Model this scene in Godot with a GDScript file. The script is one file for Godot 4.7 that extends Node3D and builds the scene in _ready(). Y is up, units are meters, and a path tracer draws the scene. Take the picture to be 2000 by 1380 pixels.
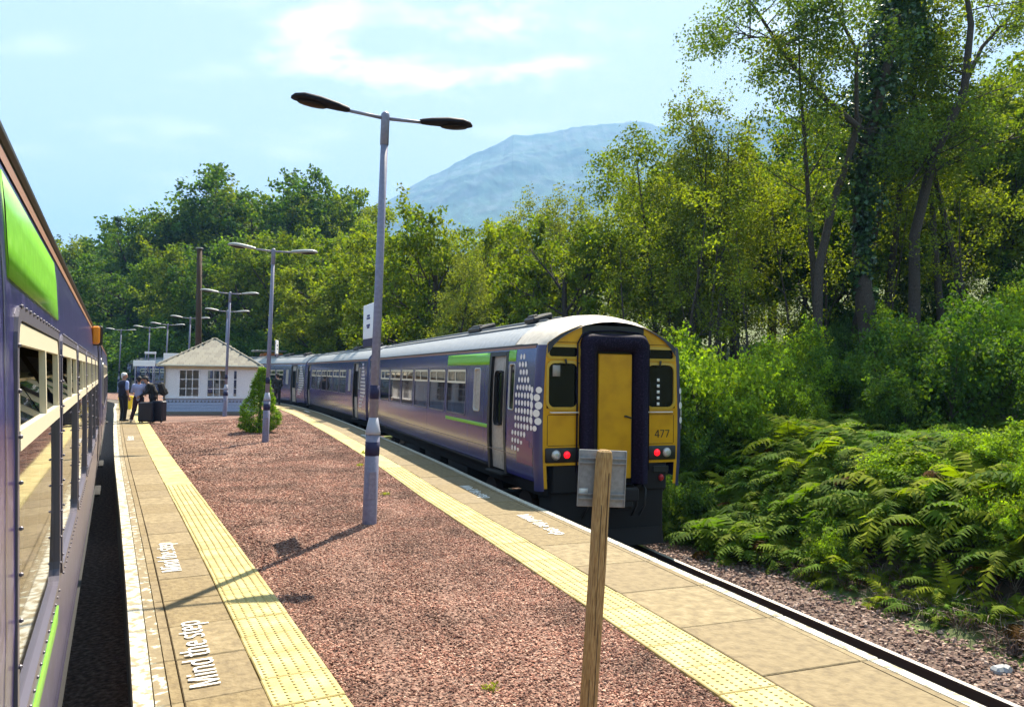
extends Node3D
# Plan coordinates in this script: Vector2(x, f) with x to the right and f straight ahead of the camera (world z = -f). y = 0 is the platform surface.

const EYE := 1.85
const RAIL := -1.02          # rail head below the platform surface
const BED := -1.20          # top of the ballast

var right_edge := PackedVector2Array([Vector2(4.6, -1.0), Vector2(2.68, 4.44), Vector2(1.37, 7.99), Vector2(-0.08, 11.83), Vector2(-1.08, 14.63), Vector2(-2.86, 19.4), Vector2(-6, 27.4), Vector2(-9.35, 35.5), Vector2(-13.0, 43.0), Vector2(-17.8, 50.3), Vector2(-23.8, 56.8), Vector2(-30.8, 61.6), Vector2(-120, 110)])
var left_edge := PackedVector2Array([Vector2(2.0, -3.5), Vector2(0.12, 0), Vector2(-2.05, 4.12), Vector2(-3.66, 7.11), Vector2(-5.05, 9.66), Vector2(-7.98, 15.01), Vector2(-13.2, 24.69), Vector2(-18.25, 34.1), Vector2(-24.1, 44.2), Vector2(-32.5, 51.5), Vector2(-50, 66)])
var M := {}

# ------------------------------------------------------------------ mesh builder
class MB:
	var st := SurfaceTool.new()
	var flat := 0xFFFFFFFF
	var n := 0
	func _init() -> void:
		st.begin(Mesh.PRIMITIVE_TRIANGLES)
	func smooth(on: bool) -> MB:
		st.set_smooth_group(0 if on else flat)
		return self
	func tri(a: Vector3, b: Vector3, c: Vector3, out: Vector3) -> void:
		if (c - a).cross(b - a).dot(out) < 0.0:
			var t := b
			b = c
			c = t
		st.add_vertex(a)
		st.add_vertex(b)
		st.add_vertex(c)
		n += 1
	func quad(a: Vector3, b: Vector3, c: Vector3, d: Vector3, out: Vector3) -> void:
		tri(a, b, c, out)
		tri(a, c, d, out)
	# a box with chamfered long edges; b holds its axes
	func box(c: Vector3, size: Vector3, b := Basis(), ch := 0.0) -> void:
		var h := size / 2
		if ch <= 0.0:
			for ax in 3:
				for s in [-1.0, 1.0]:
					var u := (ax + 1) % 3
					var v := (ax + 2) % 3
					var p := []
					for k in [[-1, -1], [1, -1], [1, 1], [-1, 1]]:
						var q := Vector3()
						q[ax] = h[ax] * s
						q[u] = h[u] * k[0]
						q[v] = h[v] * k[1]
						p.append(c + b * q)
					var o := Vector3()
					o[ax] = s
					quad(p[0], p[1], p[2], p[3], b * o)
			return
		for ax in 3:
			for s in [-1.0, 1.0]:
				var u := (ax + 1) % 3
				var v := (ax + 2) % 3
				var p := []
				for k in [[-1, -1], [1, -1], [1, 1], [-1, 1]]:
					var q := Vector3()
					q[ax] = h[ax] * s
					q[u] = (h[u] - ch) * k[0]
					q[v] = (h[v] - ch) * k[1]
					p.append(c + b * q)
				var o := Vector3()
				o[ax] = s
				quad(p[0], p[1], p[2], p[3], b * o)
		for ax in 3:
			var u := (ax + 1) % 3
			var v := (ax + 2) % 3
			for k in [[-1, -1], [1, -1], [1, 1], [-1, 1]]:
				var p := []
				for e in [[0, -1], [0, 1], [1, 1], [1, -1]]:
					var q := Vector3()
					q[ax] = (h[ax] - ch) * e[1]
					q[u] = (h[u] - (ch if e[0] == 0 else 0.0)) * k[0]
					q[v] = (h[v] - (0.0 if e[0] == 0 else ch)) * k[1]
					p.append(c + b * q)
				var o := Vector3()
				o[u] = k[0]
				o[v] = k[1]
				quad(p[0], p[1], p[2], p[3], b * o)
		for x in [-1.0, 1.0]:
			for y in [-1.0, 1.0]:
				for z in [-1.0, 1.0]:
					var o := Vector3(x, y, z)
					tri(c + b * (o * (h - Vector3(0, ch, ch))), c + b * (o * (h - Vector3(ch, 0, ch))), c + b * (o * (h - Vector3(ch, ch, 0))), b * o)
	# a tube along a path, one radius per point
	func tube(path: Array, radii: Array, sides := 8, caps := true) -> void:
		var rings := []
		var side := Vector3()
		for i in path.size():
			var d: Vector3 = (path[mini(i + 1, path.size() - 1)] - path[maxi(i - 1, 0)]).normalized()
			if side == Vector3():
				side = d.cross(Vector3.UP if absf(d.y) < 0.9 else Vector3.RIGHT).normalized()
			side = (side - d * side.dot(d)).normalized()
			var up := side.cross(d)
			var ring := []
			for k in sides:
				var a := TAU * k / sides
				ring.append(path[i] + (side * cos(a) + up * sin(a)) * radii[i])
			rings.append(ring)
		for i in path.size() - 1:
			for k in sides:
				var k2 := (k + 1) % sides
				var out: Vector3 = rings[i][k] + rings[i][k2] - path[i] * 2.0
				quad(rings[i][k], rings[i][k2], rings[i + 1][k2], rings[i + 1][k], out)
		if caps:
			for e in [0, path.size() - 1]:
				var o: Vector3 = path[0] - path[1] if e == 0 else path[e] - path[e - 1]
				for k in range(1, sides - 1):
					tri(rings[e][0], rings[e][k], rings[e][k + 1], o)
	func ball(c: Vector3, r: Vector3, b := Basis(), ns := 10, nr := 6) -> void:
		var p := func(i, j): return c + b * Vector3(sin(PI * i / nr) * cos(TAU * j / ns) * r.x, cos(PI * i / nr) * r.y, sin(PI * i / nr) * sin(TAU * j / ns) * r.z)
		for i in nr:
			for j in ns:
				var a0: Vector3 = p.call(i, j)
				var a1: Vector3 = p.call(i, j + 1)
				var a2: Vector3 = p.call(i + 1, j + 1)
				var a3: Vector3 = p.call(i + 1, j)
				quad(a0, a1, a2, a3, a0 + a1 + a2 + a3 - c * 4.0)
	func disc(c: Vector3, out: Vector3, r: float, sides := 14) -> void:
		var u := out.cross(Vector3.UP if absf(out.y) < 0.9 else Vector3.RIGHT).normalized()
		var v := out.cross(u).normalized()
		for k in sides:
			var a := TAU * k / sides
			var a2 := TAU * (k + 1) / sides
			tri(c, c + (u * cos(a) + v * sin(a)) * r, c + (u * cos(a2) + v * sin(a2)) * r, out)
	# a flat outline (x, y) pushed to a depth along z
	func prism(outline: PackedVector2Array, z0: float, z1: float, xf := Transform3D()) -> void:
		var idx := Geometry2D.triangulate_polygon(outline)
		for z in [[z0, signf(z0 - z1)], [z1, signf(z1 - z0)]]:
			for i in range(0, idx.size(), 3):
				var t := []
				for k in 3:
					var q := outline[idx[i + k]]
					t.append(xf * Vector3(q.x, q.y, z[0]))
				tri(t[0], t[1], t[2], xf.basis * Vector3(0, 0, z[1]))
		var turn := 1.0 if not Geometry2D.is_polygon_clockwise(outline) else -1.0
		for i in outline.size():
			var a := outline[i]
			var b := outline[(i + 1) % outline.size()]
			var o := Vector3(b.y - a.y, a.x - b.x, 0) * turn
			quad(xf * Vector3(a.x, a.y, z0), xf * Vector3(b.x, b.y, z0), xf * Vector3(b.x, b.y, z1), xf * Vector3(a.x, a.y, z1), xf.basis * o)
	func mesh() -> ArrayMesh:
		st.generate_normals()
		return st.commit()

# ------------------------------------------------------------------ naming
func put(called: String, mesh: Mesh, mat: Material, parent: Node = self) -> MeshInstance3D:
	var o := MeshInstance3D.new()
	o.name = called
	o.mesh = mesh
	o.material_override = mat
	parent.add_child(o, true)
	return o

func base(called: String, at := Vector3.ZERO, turn := 0.0, parent: Node = self) -> Node3D:
	var o := Node3D.new()
	o.name = called
	parent.add_child(o, true)
	o.position = at
	o.rotation.y = turn
	return o

func tag(o: Node, label: String, category: String, group := "") -> Node:
	o.set_meta("label", label)
	o.set_meta("category", category)
	if group:
		o.set_meta("group", group)
	return o

func kind(o: Node, k: String) -> Node:
	o.set_meta("kind", k)
	return o

func copy(o: Node3D, called: String, at: Vector3, turn: float, scale := Vector3.ONE) -> Node3D:
	var c: Node3D = o.duplicate()
	c.name = called
	add_child(c, true)
	c.position = at
	c.rotation = Vector3(0, turn, 0)
	c.scale = scale
	return c

func w3(p: Vector2, y := 0.0) -> Vector3:
	return Vector3(p.x, y, -p.y)

# ------------------------------------------------------------------ plan helpers
func along(line: PackedVector2Array, s: float, first: int) -> Array:     # [point, direction] at s metres past point number first (smoothed)
	var i := first
	while i < line.size() - 2 and s > line[i].distance_to(line[i + 1]):
		s -= line[i].distance_to(line[i + 1])
		i += 1
	while i > 0 and s < 0:
		i -= 1
		s += line[i].distance_to(line[i + 1])
	var d0 := (line[i + 1] - line[i]).normalized()
	var length := line[i].distance_to(line[i + 1])
	var t := s / length
	var before := line[maxi(i - 1, 0)]
	var after := line[mini(i + 2, line.size() - 1)]
	if i == 0:
		before = line[0] - d0 * length
	if i >= line.size() - 2:
		return [line[i] + d0 * s, d0]
	var p := line[i].cubic_interpolate_in_time(line[i + 1], before, after, t, length, -line[i].distance_to(before), length + line[i + 1].distance_to(after))
	var t2 := t + 0.02
	var q := line[i].cubic_interpolate_in_time(line[i + 1], before, after, t2, length, -line[i].distance_to(before), length + line[i + 1].distance_to(after))
	return [p, (q - p).normalized()]

func off(line: PackedVector2Array, s: float, lateral: float, first := 1) -> Vector2:      # lateral: metres to the right of the line
	var a := along(line, s, first)
	var d: Vector2 = a[1]
	return a[0] + Vector2(d.y, -d.x) * lateral

func lateral(p: Vector2) -> float:
	var best := 1e9
	var r := 0.0
	for i in right_edge.size() - 1:
		var a := right_edge[i]
		var d := (right_edge[i + 1] - a).normalized()
		var q := a + d * clampf((p - a).dot(d), 0, a.distance_to(right_edge[i + 1]))
		var e := p.distance_to(q)
		if e < best - 1e-6:
			best = e
			r = e * signf(d.y * (p.x - q.x) - d.x * (p.y - q.y))
	return r

var bumps := FastNoiseLite.new()
func height(x: float, f: float) -> float:
	var l := lateral(Vector2(x, f))
	var h := BED + 1.5 * smoothstep(3.95, 6.6, l) + 0.8 * smoothstep(8.0, 14.0, l) + 3.2 * smoothstep(14.0, 30.0, l) + 16.0 * smoothstep(30.0, 85.0, l)
	h += 1.6 * smoothstep(-16.0, -30.0, l) * smoothstep(-5.0, -30.0, x)
	h += bumps.get_noise_2d(x * 6.0, f * 6.0) * 0.14 * smoothstep(3.6, 6.0, l)
	return h

# ------------------------------------------------------------------ materials
func noise_tex(freq: float, colors: Array, sd := 1, octaves := 4, normal := false, type := FastNoiseLite.TYPE_SIMPLEX_SMOOTH, size := 512) -> NoiseTexture2D:
	var t := NoiseTexture2D.new()
	t.width = size
	t.height = size
	t.seamless = true
	t.noise = FastNoiseLite.new()
	t.noise.noise_type = type
	t.noise.seed = sd
	t.noise.frequency = freq
	t.noise.fractal_octaves = octaves
	if normal:
		t.as_normal_map = true
		t.bump_strength = 6.0
	elif colors:
		var g := Gradient.new()
		var offs := PackedFloat32Array()
		var cols := PackedColorArray()
		for c in colors:
			offs.append(c[0])
			cols.append(c[1].linear_to_srgb())
		g.offsets = offs
		g.colors = cols
		t.color_ramp = g
	return t

func mat(c: Color, rough := 0.7, metal := 0.0) -> StandardMaterial3D:
	var m := StandardMaterial3D.new()
	m.albedo_color = c.linear_to_srgb()
	m.roughness = rough
	m.metallic = metal
	return m

func textured(t: Texture2D, scale: float, rough := 0.8, bump: Texture2D = null, depth := 1.0, world := true) -> StandardMaterial3D:
	var m := StandardMaterial3D.new()
	m.albedo_texture = t
	m.roughness = rough
	m.uv1_triplanar = true
	m.uv1_world_triplanar = world
	m.uv1_scale = Vector3.ONE * scale
	if bump:
		m.heightmap_enabled = true
		m.heightmap_texture = bump
		m.heightmap_scale = depth
	return m

func leaf_mat(through: Color, rough := 0.5) -> StandardMaterial3D:
	var m := StandardMaterial3D.new()
	m.vertex_color_use_as_albedo = true
	m.roughness = rough
	m.backlight_enabled = true
	m.backlight = through
	return m

func glass(c: Color, a: float, rough := 0.04) -> StandardMaterial3D:
	var m := mat(c, rough)
	m.albedo_color.a = a
	m.transparency = BaseMaterial3D.TRANSPARENCY_ALPHA
	return m

func make_materials() -> void:
	var fine := noise_tex(0.08, [], 3, 4)
	var coarse := noise_tex(0.02, [], 5, 4)
	M.slab = textured(noise_tex(0.035, [[0.0, Color(0.138, 0.1, 0.051)], [0.45, Color(0.196, 0.148, 0.075)], [0.7, Color(0.234, 0.178, 0.094)], [1.0, Color(0.275, 0.218, 0.13)]], 11, 6), 0.45, 0.85, fine, 0.6)
	M.slab2 = textured(noise_tex(0.035, [[0.0, Color(0.144, 0.107, 0.058)], [0.5, Color(0.217, 0.165, 0.088)], [1.0, Color(0.261, 0.204, 0.117)]], 12, 6), 0.5, 0.85, fine, 0.6)
	M.slab3 = textured(noise_tex(0.035, [[0.0, Color(0.124, 0.092, 0.048)], [0.5, Color(0.179, 0.136, 0.068)], [1.0, Color(0.234, 0.187, 0.107)]], 13, 6), 0.55, 0.85, fine, 0.6)
	M.worn_white = textured(noise_tex(0.03, [[0.0, Color(0.2, 0.159, 0.094)], [0.36, Color(0.266, 0.222, 0.137)], [0.50, Color(0.429, 0.414, 0.346)], [1.0, Color(0.518, 0.511, 0.454)]], 17, 6), 0.6, 0.8, fine, 0.25)
	M.worn_edging = textured(noise_tex(0.03, [[0.0, Color(0.16, 0.125, 0.07)], [0.62, Color(0.22, 0.17, 0.095)], [0.72, Color(0.40, 0.43, 0.36)], [1.0, Color(0.5, 0.49, 0.43)]], 18, 6), 0.6, 0.85, fine, 0.25)
	M.worn_edge = textured(noise_tex(0.03, [[0.0, Color(0.2, 0.159, 0.094)], [0.28, Color(0.266, 0.222, 0.144)], [0.40, Color(0.4, 0.377, 0.31)], [1.0, Color(0.474, 0.459, 0.396)]], 19, 6), 0.7, 0.8, fine, 0.25)
	M.tactile = textured(noise_tex(0.012, [[0.0, Color(0.32, 0.246, 0.08)], [0.5, Color(0.422, 0.346, 0.131)], [1.0, Color(0.486, 0.415, 0.205)]], 23, 6), 0.6, 0.75, fine, 0.15)
	M.tactile2 = textured(noise_tex(0.014, [[0.0, Color(0.294, 0.219, 0.073)], [0.5, Color(0.397, 0.314, 0.117)], [1.0, Color(0.461, 0.378, 0.182)]], 29, 6), 0.6, 0.75, fine, 0.15)
	M.gravel_bed = textured(noise_tex(0.06, [[0.0, Color(0.044, 0.02, 0.016)], [0.45, Color(0.196, 0.104, 0.075)], [0.75, Color(0.298, 0.178, 0.133)], [1.0, Color(0.399, 0.288, 0.228)]], 31, 5), 0.55, 0.95, fine, 4.0)
	M.chip = mat(Color.WHITE, 0.9)
	M.chip.vertex_color_use_as_albedo = true
	M.platform_wall = textured(noise_tex(0.03, [[0.0, Color(0.05, 0.042, 0.036)], [1.0, Color(0.16, 0.13, 0.10)]], 37, 5), 0.8, 0.95)
	M.ground = textured(noise_tex(0.02, [[0.0, Color(0.03, 0.032, 0.012)], [0.4, Color(0.06, 0.085, 0.018)], [0.7, Color(0.11, 0.145, 0.03)], [1.0, Color(0.16, 0.17, 0.05)]], 41, 6), 0.12, 0.95)
	M.ballast = textured(noise_tex(0.06, [[0.0, Color(0.035, 0.022, 0.018)], [0.5, Color(0.12, 0.075, 0.058)], [1.0, Color(0.28, 0.2, 0.165)]], 43, 5), 0.4, 0.95, fine, 5.0)
	M.rail_side = mat(Color(0.035, 0.018, 0.012), 0.85)
	M.rail_top = mat(Color(0.62, 0.58, 0.55), 0.35, 0.7)
	# train
	var blue := noise_tex(0.02, [[0.0, Color(0.008, 0.010, 0.09)], [0.5, Color(0.012, 0.013, 0.125)], [0.75, Color(0.03, 0.022, 0.15)], [1.0, Color(0.07, 0.05, 0.19)]], 47, 5)
	M.blue = textured(blue, 0.6, 0.22, null, 0, false)
	M.blue.uv1_scale = Vector3(1.4, 0.25, 1.4)
	M.blue.clearcoat_enabled = true
	M.blue.clearcoat = 0.35
	M.blue.clearcoat_roughness = 0.1
	var scratch := noise_tex(0.012, [[0.0, Color(0.012, 0.011, 0.075)], [0.45, Color(0.022, 0.018, 0.11)], [0.5, Color(0.10, 0.085, 0.22)], [0.54, Color(0.028, 0.022, 0.12)], [1.0, Color(0.014, 0.012, 0.08)]], 53, 6)
	M.blue_dusty = textured(scratch, 0.8, 0.28, null, 0, false)
	M.blue_dusty.uv1_scale = Vector3(0.8, 0.35, 0.8)
	M.blue_dusty.clearcoat_enabled = true
	M.blue_dusty.clearcoat = 0.25
	M.blue_dusty.clearcoat_roughness = 0.15
	M.navy = mat(Color(0.008, 0.008, 0.085), 0.25)
	M.navy.clearcoat_enabled = true
	M.green = textured(noise_tex(0.03, [[0.0, Color(0.12, 0.36, 0.02)], [0.6, Color(0.165, 0.47, 0.03)], [1.0, Color(0.26, 0.55, 0.09)]], 59, 5), 1.2, 0.35, null, 0, false)
	M.yellow = textured(noise_tex(0.008, [[0.0, Color(0.44, 0.21, 0.002)], [0.6, Color(0.55, 0.275, 0.002)], [1.0, Color(0.58, 0.30, 0.003)]], 61, 4), 0.5, 0.35, null, 0, false)
	M.yellow_trim = mat(Color(0.46, 0.29, 0.03), 0.4)
	M.roof_light = textured(noise_tex(0.02, [[0.0, Color(0.21, 0.217, 0.232)], [0.6, Color(0.315, 0.323, 0.338)], [1.0, Color(0.39, 0.39, 0.39)]], 67, 5), 0.7, 0.45, null, 0, false)
	M.roof_front = textured(noise_tex(0.02, [[0.0, Color(0.36, 0.31, 0.25)], [0.6, Color(0.52, 0.46, 0.38)], [1.0, Color(0.6, 0.55, 0.48)]], 68, 5), 0.9, 0.5, null, 0, false)
	M.roof_grey = textured(noise_tex(0.02, [[0.0, Color(0.10, 0.105, 0.11)], [1.0, Color(0.22, 0.23, 0.24)]], 71, 5), 0.7, 0.6, null, 0, false)
	M.cream = mat(Color(0.62, 0.56, 0.42), 0.4)
	M.alu = mat(Color(0.42, 0.40, 0.36), 0.4, 0.5)
	M.frame = mat(Color(0.11, 0.10, 0.135), 0.4, 0.2)
	M.black = mat(Color(0.008, 0.008, 0.009), 0.5)
	M.rubber = textured(noise_tex(0.03, [[0.0, Color(0.003, 0.002, 0.006)], [0.55, Color(0.008, 0.005, 0.018)], [0.75, Color(0.022, 0.014, 0.036)], [1.0, Color(0.04, 0.03, 0.06)]], 73, 5), 1.6, 0.7, null, 0, false)
	M.rubber.metallic_specular = 0.25
	M.under = mat(Color(0.007, 0.006, 0.006), 0.9)
	M.door_grey = textured(noise_tex(0.02, [[0.0, Color(0.24, 0.22, 0.2)], [1.0, Color(0.40, 0.37, 0.34)]], 79, 5), 0.9, 0.35, null, 0, false)
	M.interior = mat(Color(0.10, 0.085, 0.07), 0.7)
	M.seat = mat(Color(0.02, 0.022, 0.07), 0.9)
	M.pane = glass(Color(0.02, 0.02, 0.022), 0.5, 0.03)
	M.dark_pane = mat(Color(0.004, 0.004, 0.006), 0.05)
	M.dark_pane.metallic_specular = 0.32
	M.dots = mat(Color(0.74, 0.70, 0.66), 0.4)
	M.orange_line = mat(Color(0.24, 0.115, 0.065), 0.5)
	M.purple = mat(Color(0.13, 0.025, 0.10), 0.3)
	M.red_glow = mat(Color(0.5, 0.01, 0.02), 0.2)
	M.red_glow.emission_enabled = true
	M.red_glow.emission = Color(1.0, 0.06, 0.12)
	M.red_glow.emission_energy_multiplier = 0.55
	M.lens = mat(Color(0.5, 0.5, 0.5), 0.08, 0.4)
	M.white = mat(Color(0.78, 0.77, 0.74), 0.5)
	M.orange_lens = mat(Color(0.75, 0.25, 0.012), 0.3)
	M.yellow_lens = mat(Color(0.80, 0.56, 0.02), 0.3)
	# street furniture
	M.lamp = textured(noise_tex(0.03, [[0.0, Color(0.13, 0.13, 0.20)], [1.0, Color(0.22, 0.22, 0.31)]], 83, 4), 1.0, 0.5, null, 0, false)
	M.lamp_light = mat(Color(0.30, 0.31, 0.38), 0.45)
	M.band = mat(Color(0.006, 0.006, 0.05), 0.7)
	M.lamp_head = mat(Color(0.05, 0.045, 0.06), 0.5)
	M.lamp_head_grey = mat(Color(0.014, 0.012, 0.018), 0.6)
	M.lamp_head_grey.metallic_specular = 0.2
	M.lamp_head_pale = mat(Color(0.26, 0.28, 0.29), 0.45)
	M.lamp_lens = mat(Color(0.02, 0.012, 0.01), 0.3)
	M.lamp_lens.metallic_specular = 0.25
	M.sign_white = mat(Color(0.76, 0.77, 0.80), 0.4)
	M.text_blue = mat(Color(0.02, 0.03, 0.14), 0.6)
	M.galv = textured(noise_tex(0.03, [[0.0, Color(0.20, 0.20, 0.21)], [1.0, Color(0.31, 0.31, 0.32)]], 89, 5), 2.0, 0.5, null, 0, false)
	var wood := noise_tex(0.03, [[0.0, Color(0.14, 0.09, 0.045)], [0.4, Color(0.32, 0.22, 0.115)], [0.7, Color(0.42, 0.315, 0.18)], [1.0, Color(0.52, 0.43, 0.28)]], 97, 5)
	M.timber = textured(wood, 3.0, 0.85, wood, 0.5, false)
	M.timber.albedo_color = Color(1.0, 0.93, 0.82)
	M.timber.uv1_scale = Vector3(9.0, 0.7, 9.0)
	M.pole = textured(wood, 1.0, 0.9, null, 0, false)
	M.pole.albedo_color = Color(0.42, 0.36, 0.36)
	M.pole.uv1_scale = Vector3(3, 0.3, 3)
	# hut
	M.hut_white = textured(noise_tex(0.03, [[0.0, Color(0.62, 0.62, 0.66)], [1.0, Color(0.76, 0.76, 0.78)]], 101, 4), 0.8, 0.6, null, 0, false)
	M.hut_blue = textured(noise_tex(0.03, [[0.0, Color(0.30, 0.36, 0.52)], [1.0, Color(0.40, 0.47, 0.62)]], 103, 4), 0.8, 0.6, null, 0, false)
	M.slate_a = mat(Color(0.21, 0.192, 0.155), 0.85)
	M.slate_b = mat(Color(0.23, 0.212, 0.17), 0.85)
	M.slate_c = mat(Color(0.19, 0.172, 0.14), 0.85)
	M.orange_roof = mat(Color(0.42, 0.12, 0.02), 0.7)
	# plants
	var bark := noise_tex(0.04, [[0.0, Color(0.018, 0.013, 0.010)], [0.5, Color(0.055, 0.04, 0.032)], [1.0, Color(0.12, 0.095, 0.08)]], 107, 5)
	M.bark = textured(bark, 1.2, 0.95, bark, 1.5, false)
	M.bark.uv1_scale = Vector3(1.6, 0.4, 1.6)
	M.leaf = leaf_mat(Color(1.0, 1.0, 0.36), 0.7)
	M.leaf.metallic_specular = 0.3
	M.leaf_dark = leaf_mat(Color(0.35, 0.42, 0.14), 0.35)
	M.fern = leaf_mat(Color(0.9, 1.0, 0.4), 0.8)
	M.fern.metallic_specular = 0.25
	M.dead_frond = M.fern.duplicate()
	M.dead_frond.albedo_color = Color(0.62, 0.36, 0.40)
	M.straw = mat(Color.WHITE, 0.9)
	M.straw.vertex_color_use_as_albedo = true
	M.mountain = mat(Color.WHITE, 1.0)
	M.mountain.vertex_color_use_as_albedo = true
	# people
	M.skin = mat(Color(0.42, 0.22, 0.15), 0.6)
	M.hair_white = mat(Color(0.62, 0.60, 0.58), 0.8)
	M.hair_dark = mat(Color(0.012, 0.009, 0.008), 0.7)
	M.shirt_blue = mat(Color(0.26, 0.34, 0.62), 0.85)
	M.shirt_pale = mat(Color(0.34, 0.36, 0.56), 0.85)
	M.vest = mat(Color(0.012, 0.014, 0.035), 0.85)
	M.trousers_dark = mat(Color(0.012, 0.010, 0.014), 0.9)
	M.trousers_red = mat(Color(0.045, 0.014, 0.018), 0.9)
	M.jacket = mat(Color(0.010, 0.010, 0.010), 0.85)
	M.shoe = mat(Color(0.01, 0.01, 0.01), 0.6)
	M.shoe_pale = mat(Color(0.5, 0.45, 0.40), 0.7)
	M.suitcase = mat(Color(0.008, 0.009, 0.022), 0.5)

# ------------------------------------------------------------------ _ready
func _ready() -> void:
	bumps.seed = 4
	bumps.frequency = 0.05
	setup_camera()
	setup_light()
	make_materials()
	build_ground()
	build_mountain()
	build_platform()
	build_tracks()
	build_trains()
	build_hut()
	build_lamps()
	build_signs()
	build_post()
	build_people()
	build_trees()
	build_undergrowth()
	build_scatter()

func setup_camera() -> void:
	var cam := Camera3D.new()
	cam.name = "camera"
	cam.fov = 50.9
	cam.near = 0.05
	cam.far = 12000.0
	add_child(cam)
	cam.position = Vector3(0, EYE, 0)
	cam.basis = Basis(Vector3.RIGHT, deg_to_rad(1.67)) * Basis(Vector3.BACK, deg_to_rad(0.8))
	cam.current = true

func setup_light() -> void:
	var sun := DirectionalLight3D.new()
	sun.name = "sun"
	sun.light_energy = 1.6
	sun.light_color = Color(1.0, 0.955, 0.87)
	sun.light_angular_distance = 0.5
	sun.shadow_enabled = true
	sun.sky_mode = DirectionalLight3D.SKY_MODE_LIGHT_ONLY
	add_child(sun)
	sun.look_at_from_position(Vector3.ZERO, Vector3(-0.166, -0.819, 0.549))
	var e := Environment.new()
	e.background_mode = Environment.BG_SKY
	e.tonemap_mode = Environment.TONE_MAPPER_LINEAR
	e.tonemap_exposure = 3.5
	e.sdfgi_enabled = true
	e.ssao_enabled = true
	e.ssil_enabled = true
	e.fog_enabled = true
	e.fog_density = 0.00033
	e.fog_light_color = Color(0.52, 0.735, 1.0)
	var sky := Sky.new()
	var m := PanoramaSkyMaterial.new()
	m.panorama = ImageTexture.create_from_image(sky_image())
	sky.sky_material = m
	e.sky = sky
	var w := WorldEnvironment.new()
	w.name = "world"
	w.environment = e
	add_child(w)

func sky_image() -> Image:
	var W := 1536
	var H := 768
	var im := Image.create(W, H, false, Image.FORMAT_RGBF)
	var n := FastNoiseLite.new()
	n.seed = 8
	n.frequency = 1.0
	n.fractal_octaves = 6
	var n2 := FastNoiseLite.new()
	n2.seed = 21
	n2.frequency = 1.0
	n2.fractal_octaves = 4
	# banks of thin cloud: azimuth, elevation, half width, half height (degrees), weight
	var banks := [[-7.0, 21.8, 13.0, 1.9, 1.0], [-15.0, 24.0, 4.5, 2.2, 0.9], [-2.0, 25.6, 9.5, 1.6, 0.9], [-7.0, 27.8, 9.0, 1.5, 0.8], [-24.0, 26.6, 4.5, 1.3, 0.7], [3.0, 22.8, 5.0, 0.9, 0.8], [24.0, 24.0, 10.0, 3.0, 0.7], [50.0, 24.0, 16.0, 4.0, 0.9], [-60.0, 28.0, 18.0, 4.0, 0.9], [-95.0, 22.0, 16.0, 4.0, 0.9], [85.0, 30.0, 18.0, 5.0, 0.9], [125.0, 24.0, 20.0, 4.0, 0.9], [170.0, 28.0, 22.0, 5.0, 0.9], [-140.0, 27.0, 20.0, 4.0, 0.9]]
	for y in H:
		var el := (0.5 - (y + 0.5) / H) * PI
		var up := maxf(sin(el), 0.0)
		var t := pow(1.0 - up, 2.6)
		for x in W:
			var az := wrapf((x + 0.5) / W * TAU, -PI, PI)      # the picture's left edge lies straight ahead
			var d := Vector3(sin(az) * cos(el), sin(el), -cos(az) * cos(el))
			var c := Vector3(0.175, 0.25, 0.31).lerp(Vector3(0.50, 0.53, 0.51), t)
			# the air is paler towards the sun
			var near := maxf(d.dot(Vector3(0.166, 0.819, -0.549)), 0.0)
			c += Vector3(0.13, 0.115, 0.08) * pow(near, 5.0)
			if el > 0.02:
				var p := Vector3(d.x / (up + 0.12), d.z / (up + 0.12), 0.0)
				var w := n.get_noise_3d(p.x * 1.7, p.y * 3.6, 1.3)
				var w2 := n2.get_noise_3d(p.x * 6.0, p.y * 11.0, 4.0)
				var w3 := n2.get_noise_3d(p.x * 19.0, p.y * 34.0, 9.0)
				var cover := smoothstep(0.14, 0.62, w) * 0.28
				var ad := rad_to_deg(az)
				var ed := rad_to_deg(el)
				for b in banks:
					var u: float = (ad - b[0]) / b[2]
					var v: float = (ed - b[1]) / b[3]
					var g: float = exp(-(u * u + v * v) * 1.3) * b[4]
					cover += 0.85 * g * smoothstep(-0.42, 0.42, 0.75 * w + 0.65 * w2 + 0.35 * w3 + 0.7 * (g - 0.7))
				c = c.lerp(Vector3(0.66, 0.66, 0.65), clampf(cover, 0.0, 0.95))
			im.set_pixel(x, y, Color(c.x, c.y, c.z))
	return im

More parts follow.
